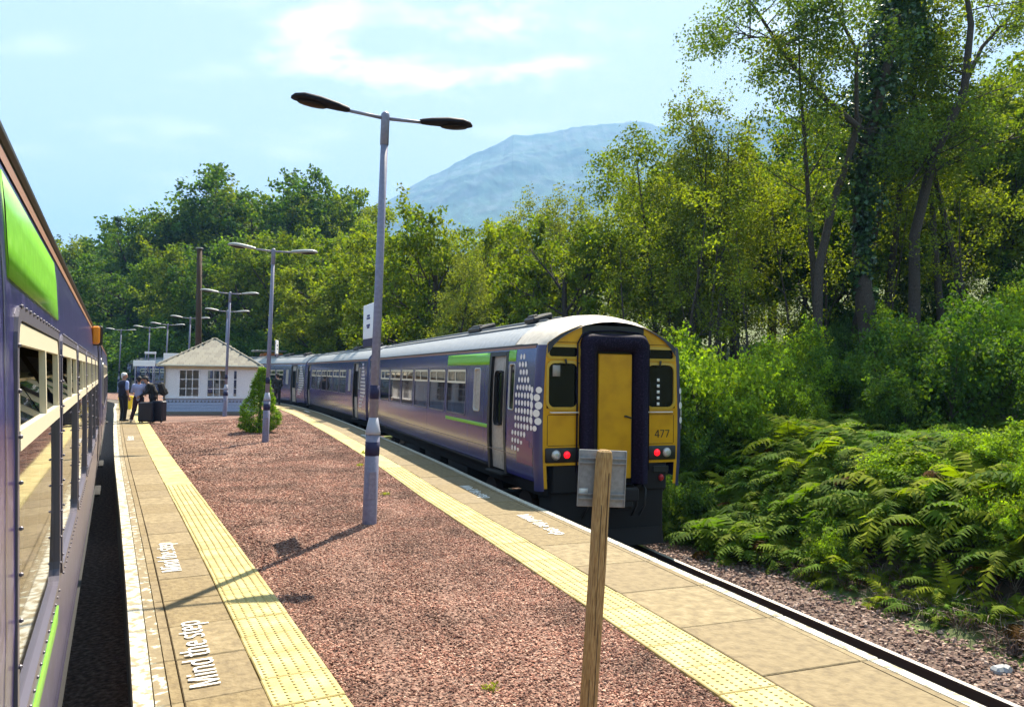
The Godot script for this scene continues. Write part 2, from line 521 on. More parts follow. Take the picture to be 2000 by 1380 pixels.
# ------------------------------------------------------------------ ground and mountain
func build_ground() -> void:
	var m := MB.new().smooth(true)
	var radii := [0.0]
	var r := 1.2
	while r < 4200.0:
		radii.append(r)
		r *= 1.09 if r > 12 else 1.0
		r += 1.1 if r < 12 else 0.0
	var N := 144
	var grid := []
	for i in radii.size():
		var ring := []
		for k in N:
			var a := TAU * k / N
			var x: float = sin(a) * radii[i]
			var f: float = cos(a) * radii[i]
			ring.append(Vector3(x, height(x, f), -f))
		grid.append(ring)
	for i in radii.size() - 1:
		for k in N:
			var k2 := (k + 1) % N
			m.quad(grid[i][k], grid[i + 1][k], grid[i + 1][k2], grid[i][k2], Vector3.UP)
	kind(put("ground", m.mesh(), M.ground), "structure")
	# ballast: a strip along each track
	var b := MB.new().smooth(true)
	for s in range(-4, 78):
		for j in 6:
			var ls := [-0.1, 0.9, 1.8, 2.7, 3.5, 3.95, 4.4]
			var ys := [0.0, 0.0, 0.01, 0.02, 0.02, -0.02, -0.10]
			var q := []
			for e in [[s, j], [s + 1, j], [s + 1, j + 1], [s, j + 1]]:
				q.append(w3(off(right_edge, e[0], ls[e[1]]), BED + 0.02 + ys[e[1]]))
			b.quad(q[0], q[1], q[2], q[3], Vector3.UP)
	for s in range(-6, 66):
		for j in 3:
			var ls := [0.1, -1.0, -2.6, -4.2]
			var q := []
			for e in [[s, j], [s + 1, j], [s + 1, j + 1], [s, j + 1]]:
				q.append(w3(off(left_edge, e[0], ls[e[1]]), BED + 0.02))
			b.quad(q[0], q[1], q[2], q[3], Vector3.UP)
	kind(put("ballast", b.mesh(), M.ballast), "structure")

func build_mountain() -> void:
	var prof := [[-1500.0, 60.0], [-900.0, 240.0], [-505.0, 498.0], [-407.0, 575.0], [-291.0, 643.0], [-176.0, 704.0], [-93.0, 755.0], [-10.0, 790.0], [123.0, 806.0], [240.0, 828.0], [324.0, 840.0], [507.0, 834.0], [825.0, 861.0], [1326.0, 880.0], [1900.0, 800.0], [2800.0, 500.0]]
	var n := FastNoiseLite.new()
	n.seed = 77
	n.fractal_type = FastNoiseLite.FRACTAL_RIDGED
	n.frequency = 0.0035
	n.fractal_octaves = 5
	var n2 := FastNoiseLite.new()
	n2.seed = 5
	n2.frequency = 0.008
	n2.fractal_octaves = 5
	var n3 := FastNoiseLite.new()
	n3.seed = 12
	n3.frequency = 0.0011
	n3.fractal_octaves = 3
	var NX := 440
	var NZ := 110
	var g := []
	var col := []
	for j in NZ + 1:
		var row := []
		var crow := []
		for i in NX + 1:
			var x := -1500.0 + 4300.0 * i / NX
			var f := 900.0 + 2400.0 * j / NZ
			var top := 0.0
			for k in prof.size() - 1:
				if x >= prof[k][0] and x <= prof[k + 1][0]:
					top = lerpf(prof[k][1], prof[k + 1][1], (x - prof[k][0]) / (prof[k + 1][0] - prof[k][0]))
			var t := (f - 900.0) / 1500.0
			var across := pow(clampf(t, 0, 1), 1.25) if t < 1.0 else 1.0 - 0.5 * (t - 1.0)
			var w := clampf(1.0 - absf(t - 1.0) * 0.4, 0.2, 1.0)
			var y := (top + n2.get_noise_2d(x * 0.7, 50.0) * 16.0 + n2.get_noise_2d(x * 2.6, 90.0) * 4.0) * across + n3.get_noise_2d(x, f) * 80.0 * across * w * minf(absf(t - 1.0) * 3.0, 1.0) + (n.get_noise_2d(x, f) - 0.2) * 16.0 * across * w * minf(absf(t - 1.0) * 4.0 + 0.15, 1.0)
			row.append(Vector3(x, maxf(y, -5.0) - 4.0, -f))
			var rock := smoothstep(0.02, 0.35, n2.get_noise_2d(x * 1.4 + 300, f * 1.4) + 0.25 * (across - 0.6))
			var wood := smoothstep(0.0, 0.25, n2.get_noise_2d(x * 3.0, f * 2.0 + 800) - 0.25 * (across - 0.45))
			crow.append(Color(0.05, 0.125, 0.10).lerp(Color(0.085, 0.14, 0.14), rock).lerp(Color(0.02, 0.06, 0.05), wood * 0.7))
		g.append(row)
		col.append(crow)
	var v := PackedVector3Array()
	var c := PackedColorArray()
	var idx := PackedInt32Array()
	for j in NZ + 1:
		for i in NX + 1:
			v.append(g[j][i])
			c.append(col[j][i])
	for j in NZ:
		for i in NX:
			var a := j * (NX + 1) + i
			idx.append_array([a, a + NX + 1, a + 1, a + 1, a + NX + 1, a + NX + 2])
	put("mountain", arrays(v, c, idx), M.mountain).set_meta("kind", "structure")

func arrays(v: PackedVector3Array, c: PackedColorArray, idx: PackedInt32Array) -> ArrayMesh:
	var a := []
	a.resize(Mesh.ARRAY_MAX)
	a[Mesh.ARRAY_VERTEX] = v
	a[Mesh.ARRAY_COLOR] = c
	a[Mesh.ARRAY_INDEX] = idx
	var m := ArrayMesh.new()
	m.add_surface_from_arrays(Mesh.PRIMITIVE_TRIANGLES, a)
	return m

# ------------------------------------------------------------------ platform
# one paving piece between s0 and s1 along the line, l0 and l1 to the right of it; its top has slightly broken edges
func paver(line: PackedVector2Array, s0: float, s1: float, l0: float, l1: float, top: float, thick: float, domes := 0) -> ArrayMesh:
	var m := MB.new().smooth(false)
	var ch := 0.006
	var o := []
	var ins := []
	var c := w3(off(line, (s0 + s1) / 2, (l0 + l1) / 2), top)
	for e in [[s0, l0], [s1, l0], [s1, l1], [s0, l1]]:
		var p := w3(off(line, e[0], e[1]), top)
		o.append(p)
		ins.append(p + (c - p).normalized() * ch * 1.5)
	m.quad(ins[0], ins[1], ins[2], ins[3], Vector3.UP)
	for k in 4:
		var k2 := (k + 1) % 4
		var out: Vector3 = o[k] + o[k2] - c * 2.0
		var dn := Vector3(0, -ch, 0)
		m.quad(ins[k], ins[k2], o[k2] + dn, o[k] + dn, out + Vector3.UP * 0.3)
		m.quad(o[k] + dn, o[k2] + dn, o[k2] - Vector3(0, thick, 0), o[k] - Vector3(0, thick, 0), out)
	if domes:
		var rows := 9
		for i in rows:
			for j in domes:
				var u := (i + 0.5) / rows
				var v := (j + 0.5) / domes
				var p: Vector3 = o[0].lerp(o[1], u).lerp(o[3].lerp(o[2], u), v)
				for k in 6:
					var a := TAU * k / 6
					var a2 := TAU * (k + 1) / 6
					var d := Vector3(cos(a), 0, sin(a))
					var d2 := Vector3(cos(a2), 0, sin(a2))
					var h := Vector3(0, 0.006, 0)
					m.quad(p + d * 0.0125, p + d2 * 0.0125, p + d2 * 0.008 + h, p + d * 0.008 + h, d + d2)
					m.tri(p + h, p + d * 0.008 + h, p + d2 * 0.008 + h, Vector3.UP)
	return m.mesh()

func build_platform() -> void:
	var rng := RandomNumberGenerator.new()
	rng.seed = 3
	# the raised body
	var m := MB.new().smooth(false)
	var lo := BED - 0.1
	for s in range(-3, 64):
		var a0 := off(left_edge, s, 0.06)
		var a1 := off(left_edge, s + 1, 0.06)
		var t0 := (s + 3) / 67.0
		var t1 := (s + 4) / 67.0
		var b0 := off(right_edge, -3.0 + 72.0 * t0, -0.06)
		var b1 := off(right_edge, -3.0 + 72.0 * t1, -0.06)
		m.quad(w3(a0, -0.05), w3(a1, -0.05), w3(b1, -0.05), w3(b0, -0.05), Vector3.UP)
		m.quad(w3(a0, -0.05), w3(a1, -0.05), w3(a1, lo), w3(a0, lo), w3(a0) - w3(b0))
		m.quad(w3(b0, -0.05), w3(b1, -0.05), w3(b1, lo), w3(b0, lo), w3(b0) - w3(a0))
	m.quad(w3(off(left_edge, -3, 0.06), -0.05), w3(off(right_edge, -3, -0.06), -0.05), w3(off(right_edge, -3, -0.06), lo), w3(off(left_edge, -3, 0.06), lo), Vector3(0, 0, 1))
	var body := put("platform", m.mesh(), M.platform_wall)
	kind(body, "structure")
	# gravel bed between the two paved edges
	var g := MB.new().smooth(true)
	for s in range(-3, 64):
		var t0 := (s + 3) / 67.0
		var t1 := (s + 4) / 67.0
		for j in 8:
			var q := []
			for e in [[s, t0, j], [s + 1, t1, j], [s + 1, t1, j + 1], [s, t0, j + 1]]:
				var a := off(left_edge, e[0], 1.09)
				var b := off(right_edge, -3.0 + 72.0 * e[1], -1.37)
				var p := a.lerp(b, e[2] / 8.0)
				var edge := 0.0 if e[2] in [0, 8] else 1.0
				q.append(w3(p, -0.028 + edge * (0.012 + 0.012 * bumps.get_noise_2d(p.x * 40, p.y * 40))))
			g.quad(q[0], q[1], q[2], q[3], Vector3.UP)
	put("gravel_bed", g.mesh(), M.gravel_bed, body)
	var slabs := [M.slab, M.slab2, M.slab3]
	M.slab2.albedo_color = Color(0.93, 0.92, 0.90)
	M.slab3.albedo_color = Color(1.0, 0.98, 0.94)
	var tacts := [M.tactile, M.tactile2]
	# left side: coping stone, edging strip, slab, tactile tile
	var s := 1.9
	var i := 0
	while s < 44.0:
		var L := 0.68 if s < 24.0 else 2.72
		put("coping_stone", paver(left_edge, s + 0.004, s + L - 0.004, -0.0, 0.105, rng.randf_range(-0.003, 0.003), 0.12), M.worn_white, body)
		put("edging_strip", paver(left_edge, s + 0.003, s + L - 0.003, 0.11, 0.185, rng.randf_range(-0.004, 0.0), 0.08), M.worn_edging, body)
		put("edging_strip", paver(left_edge, s + 0.003, s + L - 0.003, 0.19, 0.25, rng.randf_range(-0.004, 0.0), 0.08), slabs[rng.randi() % 3], body)
		put("paving_slab", paver(left_edge, s + 0.005, s + L - 0.005, 0.258, 0.68, rng.randf_range(-0.004, 0.002), 0.08), slabs[rng.randi() % 3], body)
		s += L
		i += 1
	s = 1.9
	while s < 44.0:
		var L := 0.405 if s < 24.0 else 2.43
		put("tactile_tile", paver(left_edge, s + 0.003, s + L - 0.003, 0.687 + rng.randf_range(-0.004, 0.004), 1.09, rng.randf_range(-0.003, 0.003), 0.08, 6 if s < 13.0 else 0), tacts[rng.randi() % 2], body)
		s += L
	# right side
	s = -4.0
	while s < 56.0:
		var L := 0.92 if s < 20.0 else 2.76
		put("coping_stone", paver(right_edge, s + 0.004, s + L - 0.004, -0.09, 0.0, rng.randf_range(-0.002, 0.002), 0.12), M.worn_edge, body)
		put("edging_strip", paver(right_edge, s + 0.003, s + L - 0.003, -0.15, -0.097, rng.randf_range(-0.003, 0.0), 0.08), slabs[rng.randi() % 3], body)
		put("paving_slab", paver(right_edge, s + 0.005, s + L - 0.005, -0.94, -0.157, rng.randf_range(-0.003, 0.002), 0.08), slabs[rng.randi() % 3], body)
		s += L
	s = -4.0
	while s < 56.0:
		var L := 0.405 if s < 20.0 else 2.43
		put("tactile_tile", paver(right_edge, s + 0.003, s + L - 0.003, -1.37, -0.948 + rng.randf_range(-0.003, 0.003), rng.randf_range(-0.003, 0.003), 0.08, 6 if s < 11.0 else 0), tacts[rng.randi() % 2], body)
		s += L
	# lettering painted on the slabs
	var spots := [[left_edge, 5.4, 0.385, false], [left_edge, 8.2, 0.385, false], [left_edge, 22.6, 0.40, false], [right_edge, 5.35, -0.46, true], [right_edge, 8.0, -0.46, true], [right_edge, 18.6, -0.42, true], [right_edge, 33.0, -0.42, true]]
	for sp in spots:
		var t := TextMesh.new()
		var f := SystemFont.new()
		f.font_names = PackedStringArray(["Droid Sans"])
		t.font = f
		t.font_size = 64
		t.pixel_size = 0.00395
		t.depth = 0.003
		t.text = "Mind the step"
		t.curve_step = 2.0
		var o := put("painted_lettering", t, M.white, body)
		var a := along(sp[0], sp[1], 1)
		var d: Vector2 = a[1]
		var side := Vector2(d.y, -d.x)
		var x := w3(d) if not sp[3] else w3(-d)
		var y := w3(-side) if not sp[3] else w3(side)
		o.basis = Basis(x, y, x.cross(y)).orthonormalized()
		o.scale = Vector3(0.82, 0.92, 1.0)
		o.position = w3(a[0] + side * sp[2], 0.0075)

func build_tracks() -> void:
	for sd in 4:
		var line := right_edge if sd < 2 else left_edge
		var l: float = [1.05, 2.5, -0.95, -2.4][sd]
		var m := MB.new().smooth(false)
		var h := MB.new().smooth(false)
		for s in range(-4, 74 if sd < 2 else 60):
			var p := [[-0.07, BED], [-0.07, BED + 0.02], [-0.012, BED + 0.035], [-0.012, RAIL - 0.035], [-0.036, RAIL - 0.03], [-0.036, RAIL - 0.004], [0.036, RAIL - 0.004], [0.036, RAIL - 0.03], [0.012, RAIL - 0.035], [0.012, BED + 0.035], [0.07, BED + 0.02], [0.07, BED]]
			var o := w3(off(line, s, l + 5.0)) - w3(off(line, s, l))
			for k in p.size() - 1:
				var mid: float = p[k][0] + p[k + 1][0]
				m.quad(w3(off(line, s, l + p[k][0]), p[k][1]), w3(off(line, s + 1, l + p[k][0]), p[k][1]), w3(off(line, s + 1, l + p[k + 1][0]), p[k + 1][1]), w3(off(line, s, l + p[k + 1][0]), p[k + 1][1]), o * signf(mid) + Vector3.UP * 0.4)
			h.quad(w3(off(line, s, l - 0.034), RAIL), w3(off(line, s + 1, l - 0.034), RAIL), w3(off(line, s + 1, l + 0.034), RAIL), w3(off(line, s, l + 0.034), RAIL), Vector3.UP)
		var r := put("rail", m.mesh(), M.rail_side)
		kind(r, "structure")
		put("rail_head", h.mesh(), M.rail_top, r)

# ------------------------------------------------------------------ trains
const LEN := 15.3
var side_prof := [[0.16, 1.33], [0.30, 1.345], [0.55, 1.36], [0.95, 1.365], [1.30, 1.362], [1.65, 1.352], [2.0, 1.337], [2.2, 1.322], [2.34, 1.302]]
var roof_prof := [[1.302, 2.34], [1.275, 2.395], [1.19, 2.50], [1.05, 2.62], [0.88, 2.72], [0.6, 2.84], [0.3, 2.90], [0.0, 2.92]]
const WIN0 := 3.8
const PITCH := 1.58
const WINW := 1.42

func px(y: float) -> float:
	for i in side_prof.size() - 1:
		if y <= side_prof[i + 1][0]:
			return lerpf(side_prof[i][1], side_prof[i + 1][1], (y - side_prof[i][0]) / (side_prof[i + 1][0] - side_prof[i][0]))
	return 1.302

func roof_y(x: float) -> float:
	x = absf(x)
	for i in roof_prof.size() - 1:
		if x >= roof_prof[i + 1][0]:
			return lerpf(roof_prof[i + 1][1], roof_prof[i][1], clampf((x - roof_prof[i + 1][0]) / (roof_prof[i][0] - roof_prof[i + 1][0]), 0, 1))
	return 2.92

func sp(t: float, y: float, o: float, sx: float, zs: float) -> Vector3:      # a point on the body side
	return Vector3(sx * (px(y) + o), y, zs * t)

func rounded(t0: float, t1: float, y0: float, y1: float, r: float) -> PackedVector2Array:
	var out := PackedVector2Array()
	for c in [[t1 - r, y1 - r, 0.0], [t0 + r, y1 - r, 0.25], [t0 + r, y0 + r, 0.5], [t1 - r, y0 + r, 0.75]]:
		for k in 5:
			var a: float = TAU * (c[2] + 0.25 * k / 4.0)
			out.append(Vector2(c[0] + cos(a) * r, c[1] + sin(a) * r))
	return out

# a raised ring round an opening in the body side
func ring(m: MB, t0: float, t1: float, y0: float, y1: float, r: float, border: float, proud: float, deep: float, sx: float, zs: float) -> void:
	var a := rounded(t0, t1, y0, y1, r)
	var b := rounded(t0 - border, t1 + border, y0 - border, y1 + border, r + border)
	for i in a.size():
		var j := (i + 1) % a.size()
		var side := Vector3(sx, 0, 0)
		m.quad(sp(a[i].x, a[i].y, proud, sx, zs), sp(a[j].x, a[j].y, proud, sx, zs), sp(b[j].x, b[j].y, proud, sx, zs), sp(b[i].x, b[i].y, proud, sx, zs), side)
		var d := b[i] + b[j] - Vector2(t0 + t1, y0 + y1)
		m.quad(sp(b[i].x, b[i].y, proud, sx, zs), sp(b[j].x, b[j].y, proud, sx, zs), sp(b[j].x, b[j].y, -0.004, sx, zs), sp(b[i].x, b[i].y, -0.004, sx, zs), Vector3(0, d.y, zs * d.x))
		m.quad(sp(a[i].x, a[i].y, proud, sx, zs), sp(a[j].x, a[j].y, proud, sx, zs), sp(a[j].x, a[j].y, -deep, sx, zs), sp(a[i].x, a[i].y, -deep, sx, zs), Vector3(0, -d.y, -zs * d.x))

# a strip lying on the body side
func strip(m: MB, t0: float, t1: float, y0: float, y1: float, o: float, sx: float, zs: float, nt := 1, ny := 3) -> void:
	for i in nt:
		for j in ny:
			var ta := lerpf(t0, t1, float(i) / nt)
			var tb := lerpf(t0, t1, float(i + 1) / nt)
			var ya := lerpf(y0, y1, float(j) / ny)
			var yb := lerpf(y0, y1, float(j + 1) / ny)
			m.quad(sp(ta, ya, o, sx, zs), sp(tb, ya, o, sx, zs), sp(tb, yb, o, sx, zs), sp(ta, yb, o, sx, zs), Vector3(sx, 0, 0))

func slab_on_side(m: MB, t0: float, t1: float, y0: float, y1: float, o: float, back: float, sx: float, zs: float) -> void:      # a strip with thickness
	strip(m, t0, t1, y0, y1, o, sx, zs)
	for e in [[t0, -1.0], [t1, 1.0]]:
		m.quad(sp(e[0], y0, o, sx, zs), sp(e[0], y1, o, sx, zs), sp(e[0], y1, back, sx, zs), sp(e[0], y0, back, sx, zs), Vector3(0, 0, zs * e[1]))
	for e in [[y0, -1.0], [y1, 1.0]]:
		m.quad(sp(t0, e[0], o, sx, zs), sp(t1, e[0], o, sx, zs), sp(t1, e[0], back, sx, zs), sp(t0, e[0], back, sx, zs), Vector3(0, e[1], 0))

func body_wall(sx: float, zs: float, t_start: float) -> ArrayMesh:
	var m := MB.new().smooth(true)
	var holes := []
	for i in 6:
		holes.append([WIN0 + PITCH * i, WIN0 + PITCH * i + WINW, 1.03, 1.97])
	holes.append([1.0, 1.28, 1.25, 2.05])
	holes.append([2.86, 3.24, 1.15, 1.97])
	for d in [1.45, 13.75]:
		holes.append([d, d + 0.82, 0.16, 2.22])
	var ts := [t_start, LEN]
	var ys := [0.16, 0.30, 0.55, 0.95, 1.30, 1.65, 2.0, 2.2, 2.34]
	for h in holes:
		for k in 2:
			if not ts.has(h[k]):
				ts.append(h[k])
			if not ys.has(h[k + 2]):
				ys.append(h[k + 2])
	ts.sort()
	ys.sort()
	for i in ts.size() - 1:
		for j in ys.size() - 1:
			var tm: float = (ts[i] + ts[i + 1]) / 2
			var ym: float = (ys[j] + ys[j + 1]) / 2
			var open := false
			for h in holes:
				if tm > h[0] and tm < h[1] and ym > h[2] and ym < h[3]:
					open = true
			if not open:
				m.quad(sp(ts[i], ys[j], 0, sx, zs), sp(ts[i + 1], ys[j], 0, sx, zs), sp(ts[i + 1], ys[j + 1], 0, sx, zs), sp(ts[i], ys[j + 1], 0, sx, zs), Vector3(sx, 0, 0))
	return m.mesh()

func make_coach(zs: float, cab: bool, paint: Material, tilt: float, green_from := 2.375) -> Node3D:
	var c := base("railway_coach")
	var t0 := 0.12 if cab else 0.0
	put("body_side", body_wall(1, zs, t0), paint, c)
	put("body_side", body_wall(-1, zs, t0), paint, c)
	# roof: light shoulders, grey ribbed top
	var front := 1.15 if cab else 0.0
	var m := MB.new().smooth(true)
	var g := MB.new().smooth(true)
	for sx in [-1.0, 1.0]:
		for i in roof_prof.size() - 1:
			var a: Array = roof_prof[i]
			var b: Array = roof_prof[i + 1]
			var w := m if i < 4 else g
			w.quad(Vector3(sx * a[0], a[1], zs * front), Vector3(sx * a[0], a[1], zs * LEN), Vector3(sx * b[0], b[1], zs * LEN), Vector3(sx * b[0], b[1], zs * front), Vector3(sx * 0.5, 1, 0))
	put("roof_shoulder", m.mesh(), M.roof_light, c)
	var top := put("roof_top", g.mesh(), M.roof_grey, c)
	var rib := MB.new().smooth(false)
	rib.box(Vector3(0, 0, 0), Vector3(0.05, 0.03, LEN - 1.6), Basis(), 0.006)
	var rib_mesh := rib.mesh()
	for x in [-0.86, -0.62, -0.36, 0.36, 0.62, 0.86]:
		var r := put("roof_rib", rib_mesh, M.roof_grey, top)
		r.position = Vector3(x, roof_y(x) + 0.012, zs * (LEN / 2 + 0.5))
	for v in [[0.55, 1.9, 0.5], [0.5, 5.4, 0.9]]:
		var vm := MB.new().smooth(false)
		vm.box(Vector3.ZERO, Vector3(0.4, 0.11, v[2]), Basis(), 0.03)
		vm.box(Vector3(0.1, 0.06, 0), Vector3(0.1, 0.06, v[2] * 0.6), Basis(), 0.015)
		var o := put("roof_vent", vm.mesh(), M.black, top)
		o.position = Vector3(v[0], roof_y(v[0]) + 0.06, zs * v[1])
		o.rotation.z = -0.3
	# gutter and the line under it
	var gut := MB.new().smooth(false)
	for sx in [-1.0, 1.0]:
		gut.box(Vector3(sx * 1.302, 2.352, zs * (LEN + t0) / 2), Vector3(0.03, 0.026, LEN - t0), Basis(), 0.008)
	put("gutter", gut.mesh(), M.black, c)
	var ol := MB.new()
	strip(ol, t0 + 0.03, LEN, 2.292, 2.332, 0.004, 1, zs, 1, 1)
	put("cantrail_stripe", ol.mesh(), M.orange_line, c)
	# green patches
	var gr := MB.new()
	slab_on_side(gr, green_from, 5.25, 2.04, 2.262, 0.005, -0.002, 1, zs)
	gr.st.set_smooth_group(0)
	put("green_panel", gr.mesh(), M.green, c)
	var gd := MB.new()
	slab_on_side(gd, 1.0, 1.345, 2.09, 2.285, 0.005, -0.002, 1, zs)
	put("green_panel", gd.mesh(), M.green, c)
	var gs := MB.new()
	slab_on_side(gs, 2.375, 5.25, 0.86, 0.93, 0.005, -0.002, 1, zs)
	put("green_stripe", gs.mesh(), M.green, c)
	# panel joints on the side
	var pj := MB.new()
	for t in [2.6, 3.62, 6.95, 10.1, 13.35]:
		strip(pj, t, t + 0.014, 0.18, 2.3, 0.0025, 1, zs, 1, 8)
	strip(pj, t0 + 0.02, LEN, 0.50, 0.514, 0.0025, 1, zs, 1, 1)
	put("panel_joint", pj.mesh(), M.navy, c)
	var sk := MB.new()
	slab_on_side(sk, 2.4, 13.6, 0.16, 0.215, 0.02, -0.03, 1, zs)
	put("solebar", sk.mesh(), M.under, c)
	# windows
	var fr := MB.new().smooth(false)
	ring(fr, 0.015, WINW - 0.015, 1.04, 1.96, 0.07, 0.034, 0.008, 0.014, 1, zs)
	for y in [1.01, 1.99]:
		for k in 14:
			var t: float = 0.06 + k * (WINW - 0.12) / 13.0
			fr.ball(sp(t, y, 0.009, 1, zs), Vector3(0.0055, 0.0055, 0.0055), Basis(), 5, 3)
	for t in [-0.005, WINW + 0.005]:
		for k in 9:
			fr.ball(sp(t, 1.1 + k * 0.1, 0.009, 1, zs), Vector3(0.0055, 0.0055, 0.0055), Basis(), 5, 3)
	var fr_mesh := fr.mesh()
	var hf := MB.new().smooth(false)
	slab_on_side(hf, 0.03, WINW - 0.03, 1.905, 1.955, 0.004, -0.014, 1, zs)
	slab_on_side(hf, 0.03, WINW - 0.03, 1.665, 1.71, 0.006, -0.016, 1, zs)
	slab_on_side(hf, 0.02, 0.05, 1.71, 1.905, 0.004, -0.014, 1, zs)
	slab_on_side(hf, WINW - 0.05, WINW - 0.02, 1.71, 1.905, 0.004, -0.014, 1, zs)
	slab_on_side(hf, WINW * 0.55, WINW * 0.55 + 0.03, 1.71, 1.905, 0.004, -0.014, 1, zs)
	var hf_mesh := hf.mesh()
	var lp := MB.new().smooth(true)
	strip(lp, 0.01, WINW - 0.01, 1.035, 1.67, -0.010, 1, zs, 1, 4)
	var lp_mesh := lp.mesh()
	var hps := []
	for e in [[0.05, WINW * 0.55], [WINW * 0.55 + 0.03, WINW - 0.05]]:
		var hp := MB.new()
		var p0 := sp(e[0], 1.71, -0.012, 1, zs)
		var p1 := sp(e[1], 1.71, -0.012, 1, zs)
		var p2 := sp(e[1], 1.90, -0.012 - tilt, 1, zs)
		var p3 := sp(e[0], 1.90, -0.012 - tilt, 1, zs)
		hp.quad(p0, p1, p2, p3, Vector3.RIGHT)
		hps.append(hp.mesh())
	var fp := MB.new()
	strip(fp, 0.0, WINW, 1.03, 1.97, -0.03, -1, zs, 1, 3)
	var fp_mesh := fp.mesh()
	for i in 6:
		var w := base("window", Vector3(0, 0, zs * (WIN0 + PITCH * i)), 0, c)
		put("frame", fr_mesh, M.frame, w)
		put("hopper_frame", hf_mesh, M.cream, w)
		put("pane", lp_mesh, M.pane, w)
		put("hopper_pane", hps[0], M.pane, w)
		put("hopper_pane", hps[1], M.pane, w)
		var fw := put("far_pane", fp_mesh, M.pane, c)
		fw.position = Vector3(0, 0, zs * (WIN0 + PITCH * i))
	# narrow frosted pane
	var nf := MB.new()
	ring(nf, 2.88, 3.22, 1.17, 1.95, 0.05, 0.035, 0.01, 0.04, 1, zs)
	var nw := base("narrow_window", Vector3.ZERO, 0, c)
	put("frame", nf.mesh(), M.alu, nw)
	var np := MB.new()
	strip(np, 2.86, 3.24, 1.15, 1.97, -0.02, 1, zs)
	put("pane", np.mesh(), M.door_grey, nw)
	# cab side window
	var cf := MB.new()
	ring(cf, 1.015, 1.265, 1.27, 2.03, 0.04, 0.02, 0.008, 0.04, 1, zs)
	var cw := base("cab_side_window", Vector3.ZERO, 0, c)
	put("frame", cf.mesh(), M.alu, cw)
	var cp := MB.new()
	strip(cp, 1.0, 1.28, 1.25, 2.05, -0.02, 1, zs)
	put("pane", cp.mesh(), M.dark_pane, cw)
	# doors
	for d in [1.45, 13.75]:
		var dn := base("door", Vector3(0, 0, zs * d), 0, c)
		var df := MB.new().smooth(false)
		slab_on_side(df, -0.09, 0.03, 0.13, 2.27, 0.012, -0.05, 1, zs)
		slab_on_side(df, 0.79, 0.91, 0.13, 2.27, 0.012, -0.05, 1, zs)
		slab_on_side(df, 0.03, 0.79, 2.19, 2.27, 0.012, -0.05, 1, zs)
		put("door_surround", df.mesh(), M.black, dn)
		var dl := MB.new().smooth(true)
		for q in [[0.03, 0.25, 0.16, 2.19], [0.60, 0.79, 0.16, 2.19], [0.25, 0.60, 0.16, 0.95], [0.25, 0.60, 1.92, 2.19]]:
			strip(dl, q[0], q[1], q[2], q[3], -0.05, 1, zs, 1, 5)
		put("door_leaf", dl.mesh(), M.door_grey, dn)
		var dr := MB.new().smooth(false)
		ring(dr, 0.26, 0.59, 0.97, 1.90, 0.08, 0.03, -0.042, 0.07, 1, zs)
		put("door_window_frame", dr.mesh(), M.black, dn)
		var dp := MB.new()
		strip(dp, 0.25, 0.60, 0.95, 1.92, -0.06, 1, zs)
		put("door_pane", dp.mesh(), M.dark_pane, dn)
		var st := MB.new()
		st.box(Vector3(1.31, 0.10, zs * 0.41), Vector3(0.2, 0.03, 0.9), Basis(), 0.005)
		put("step_board", st.mesh(), M.under, dn)
		var db := MB.new()
		strip(db, 0, 0.82, 0.16, 2.22, -0.03, -1, zs)
		put("far_door", db.mesh(), paint, c).position = Vector3(0, 0, zs * d)
	# inside
	var fl := MB.new()
	fl.box(Vector3(0, 0.2, zs * LEN / 2), Vector3(2.44, 0.06, LEN - 0.5))
	put("floor", fl.mesh(), M.interior, c)
	var ce := MB.new()
	ce.box(Vector3(0, 2.28, zs * LEN / 2), Vector3(2.44, 0.03, LEN - 0.5))
	put("ceiling", ce.mesh(), M.interior, c)
	for t in [2.55, 13.55]:
		var bh := MB.new()
		bh.box(Vector3(0, 1.23, zs * t), Vector3(2.44, 2.04, 0.04))
		put("bulkhead", bh.mesh(), M.interior, c)
	var se := MB.new().smooth(false)
	se.box(Vector3(0, 0.28, 0), Vector3(0.95, 0.16, 0.45), Basis(), 0.03)
	se.box(Vector3(0, 0.72, 0.24 * zs), Vector3(0.95, 0.85, 0.12), Basis(Vector3.RIGHT, 0.12 * zs), 0.04)
	var se_mesh := se.mesh()
	for i in 11:
		for x in [-0.68, 0.68]:
			var o := put("seat", se_mesh, M.seat, c)
			o.position = Vector3(x, 0.42, zs * (3.5 + i * 0.86))
	# underframe and bogies
	var un := MB.new()
	un.box(Vector3(0, 0.02, zs * LEN / 2), Vector3(2.3, 0.26, LEN - 0.4), Basis(), 0.03)
	for t in [5.2, 7.4, 9.5]:
		un.box(Vector3(0, -0.35, zs * t), Vector3(2.2, 0.55, 1.5), Basis(), 0.04)
	put("underframe", un.mesh(), M.under, c)
	for t in [2.7, 12.6]:
		var bo := base("bogie", Vector3(0, 0, zs * t), 0, c)
		var bm := MB.new()
		for x in [-1.0, 1.0]:
			bm.box(Vector3(x, -0.55, 0), Vector3(0.14, 0.22, 2.6), Basis(), 0.03)
		bm.box(Vector3(0, -0.5, 0), Vector3(2.0, 0.2, 0.5))
		put("bogie_frame", bm.mesh(), M.under, bo)
		for z in [-0.95, 0.95]:
			for x in [-0.75, 0.75]:
				var wm := MB.new().smooth(false)
				wm.tube([Vector3(x - 0.065, RAIL + 0.4, z), Vector3(x + 0.065, RAIL + 0.4, z)], [0.4, 0.4], 18)
				put("wheel", wm.mesh(), M.rail_side, bo)
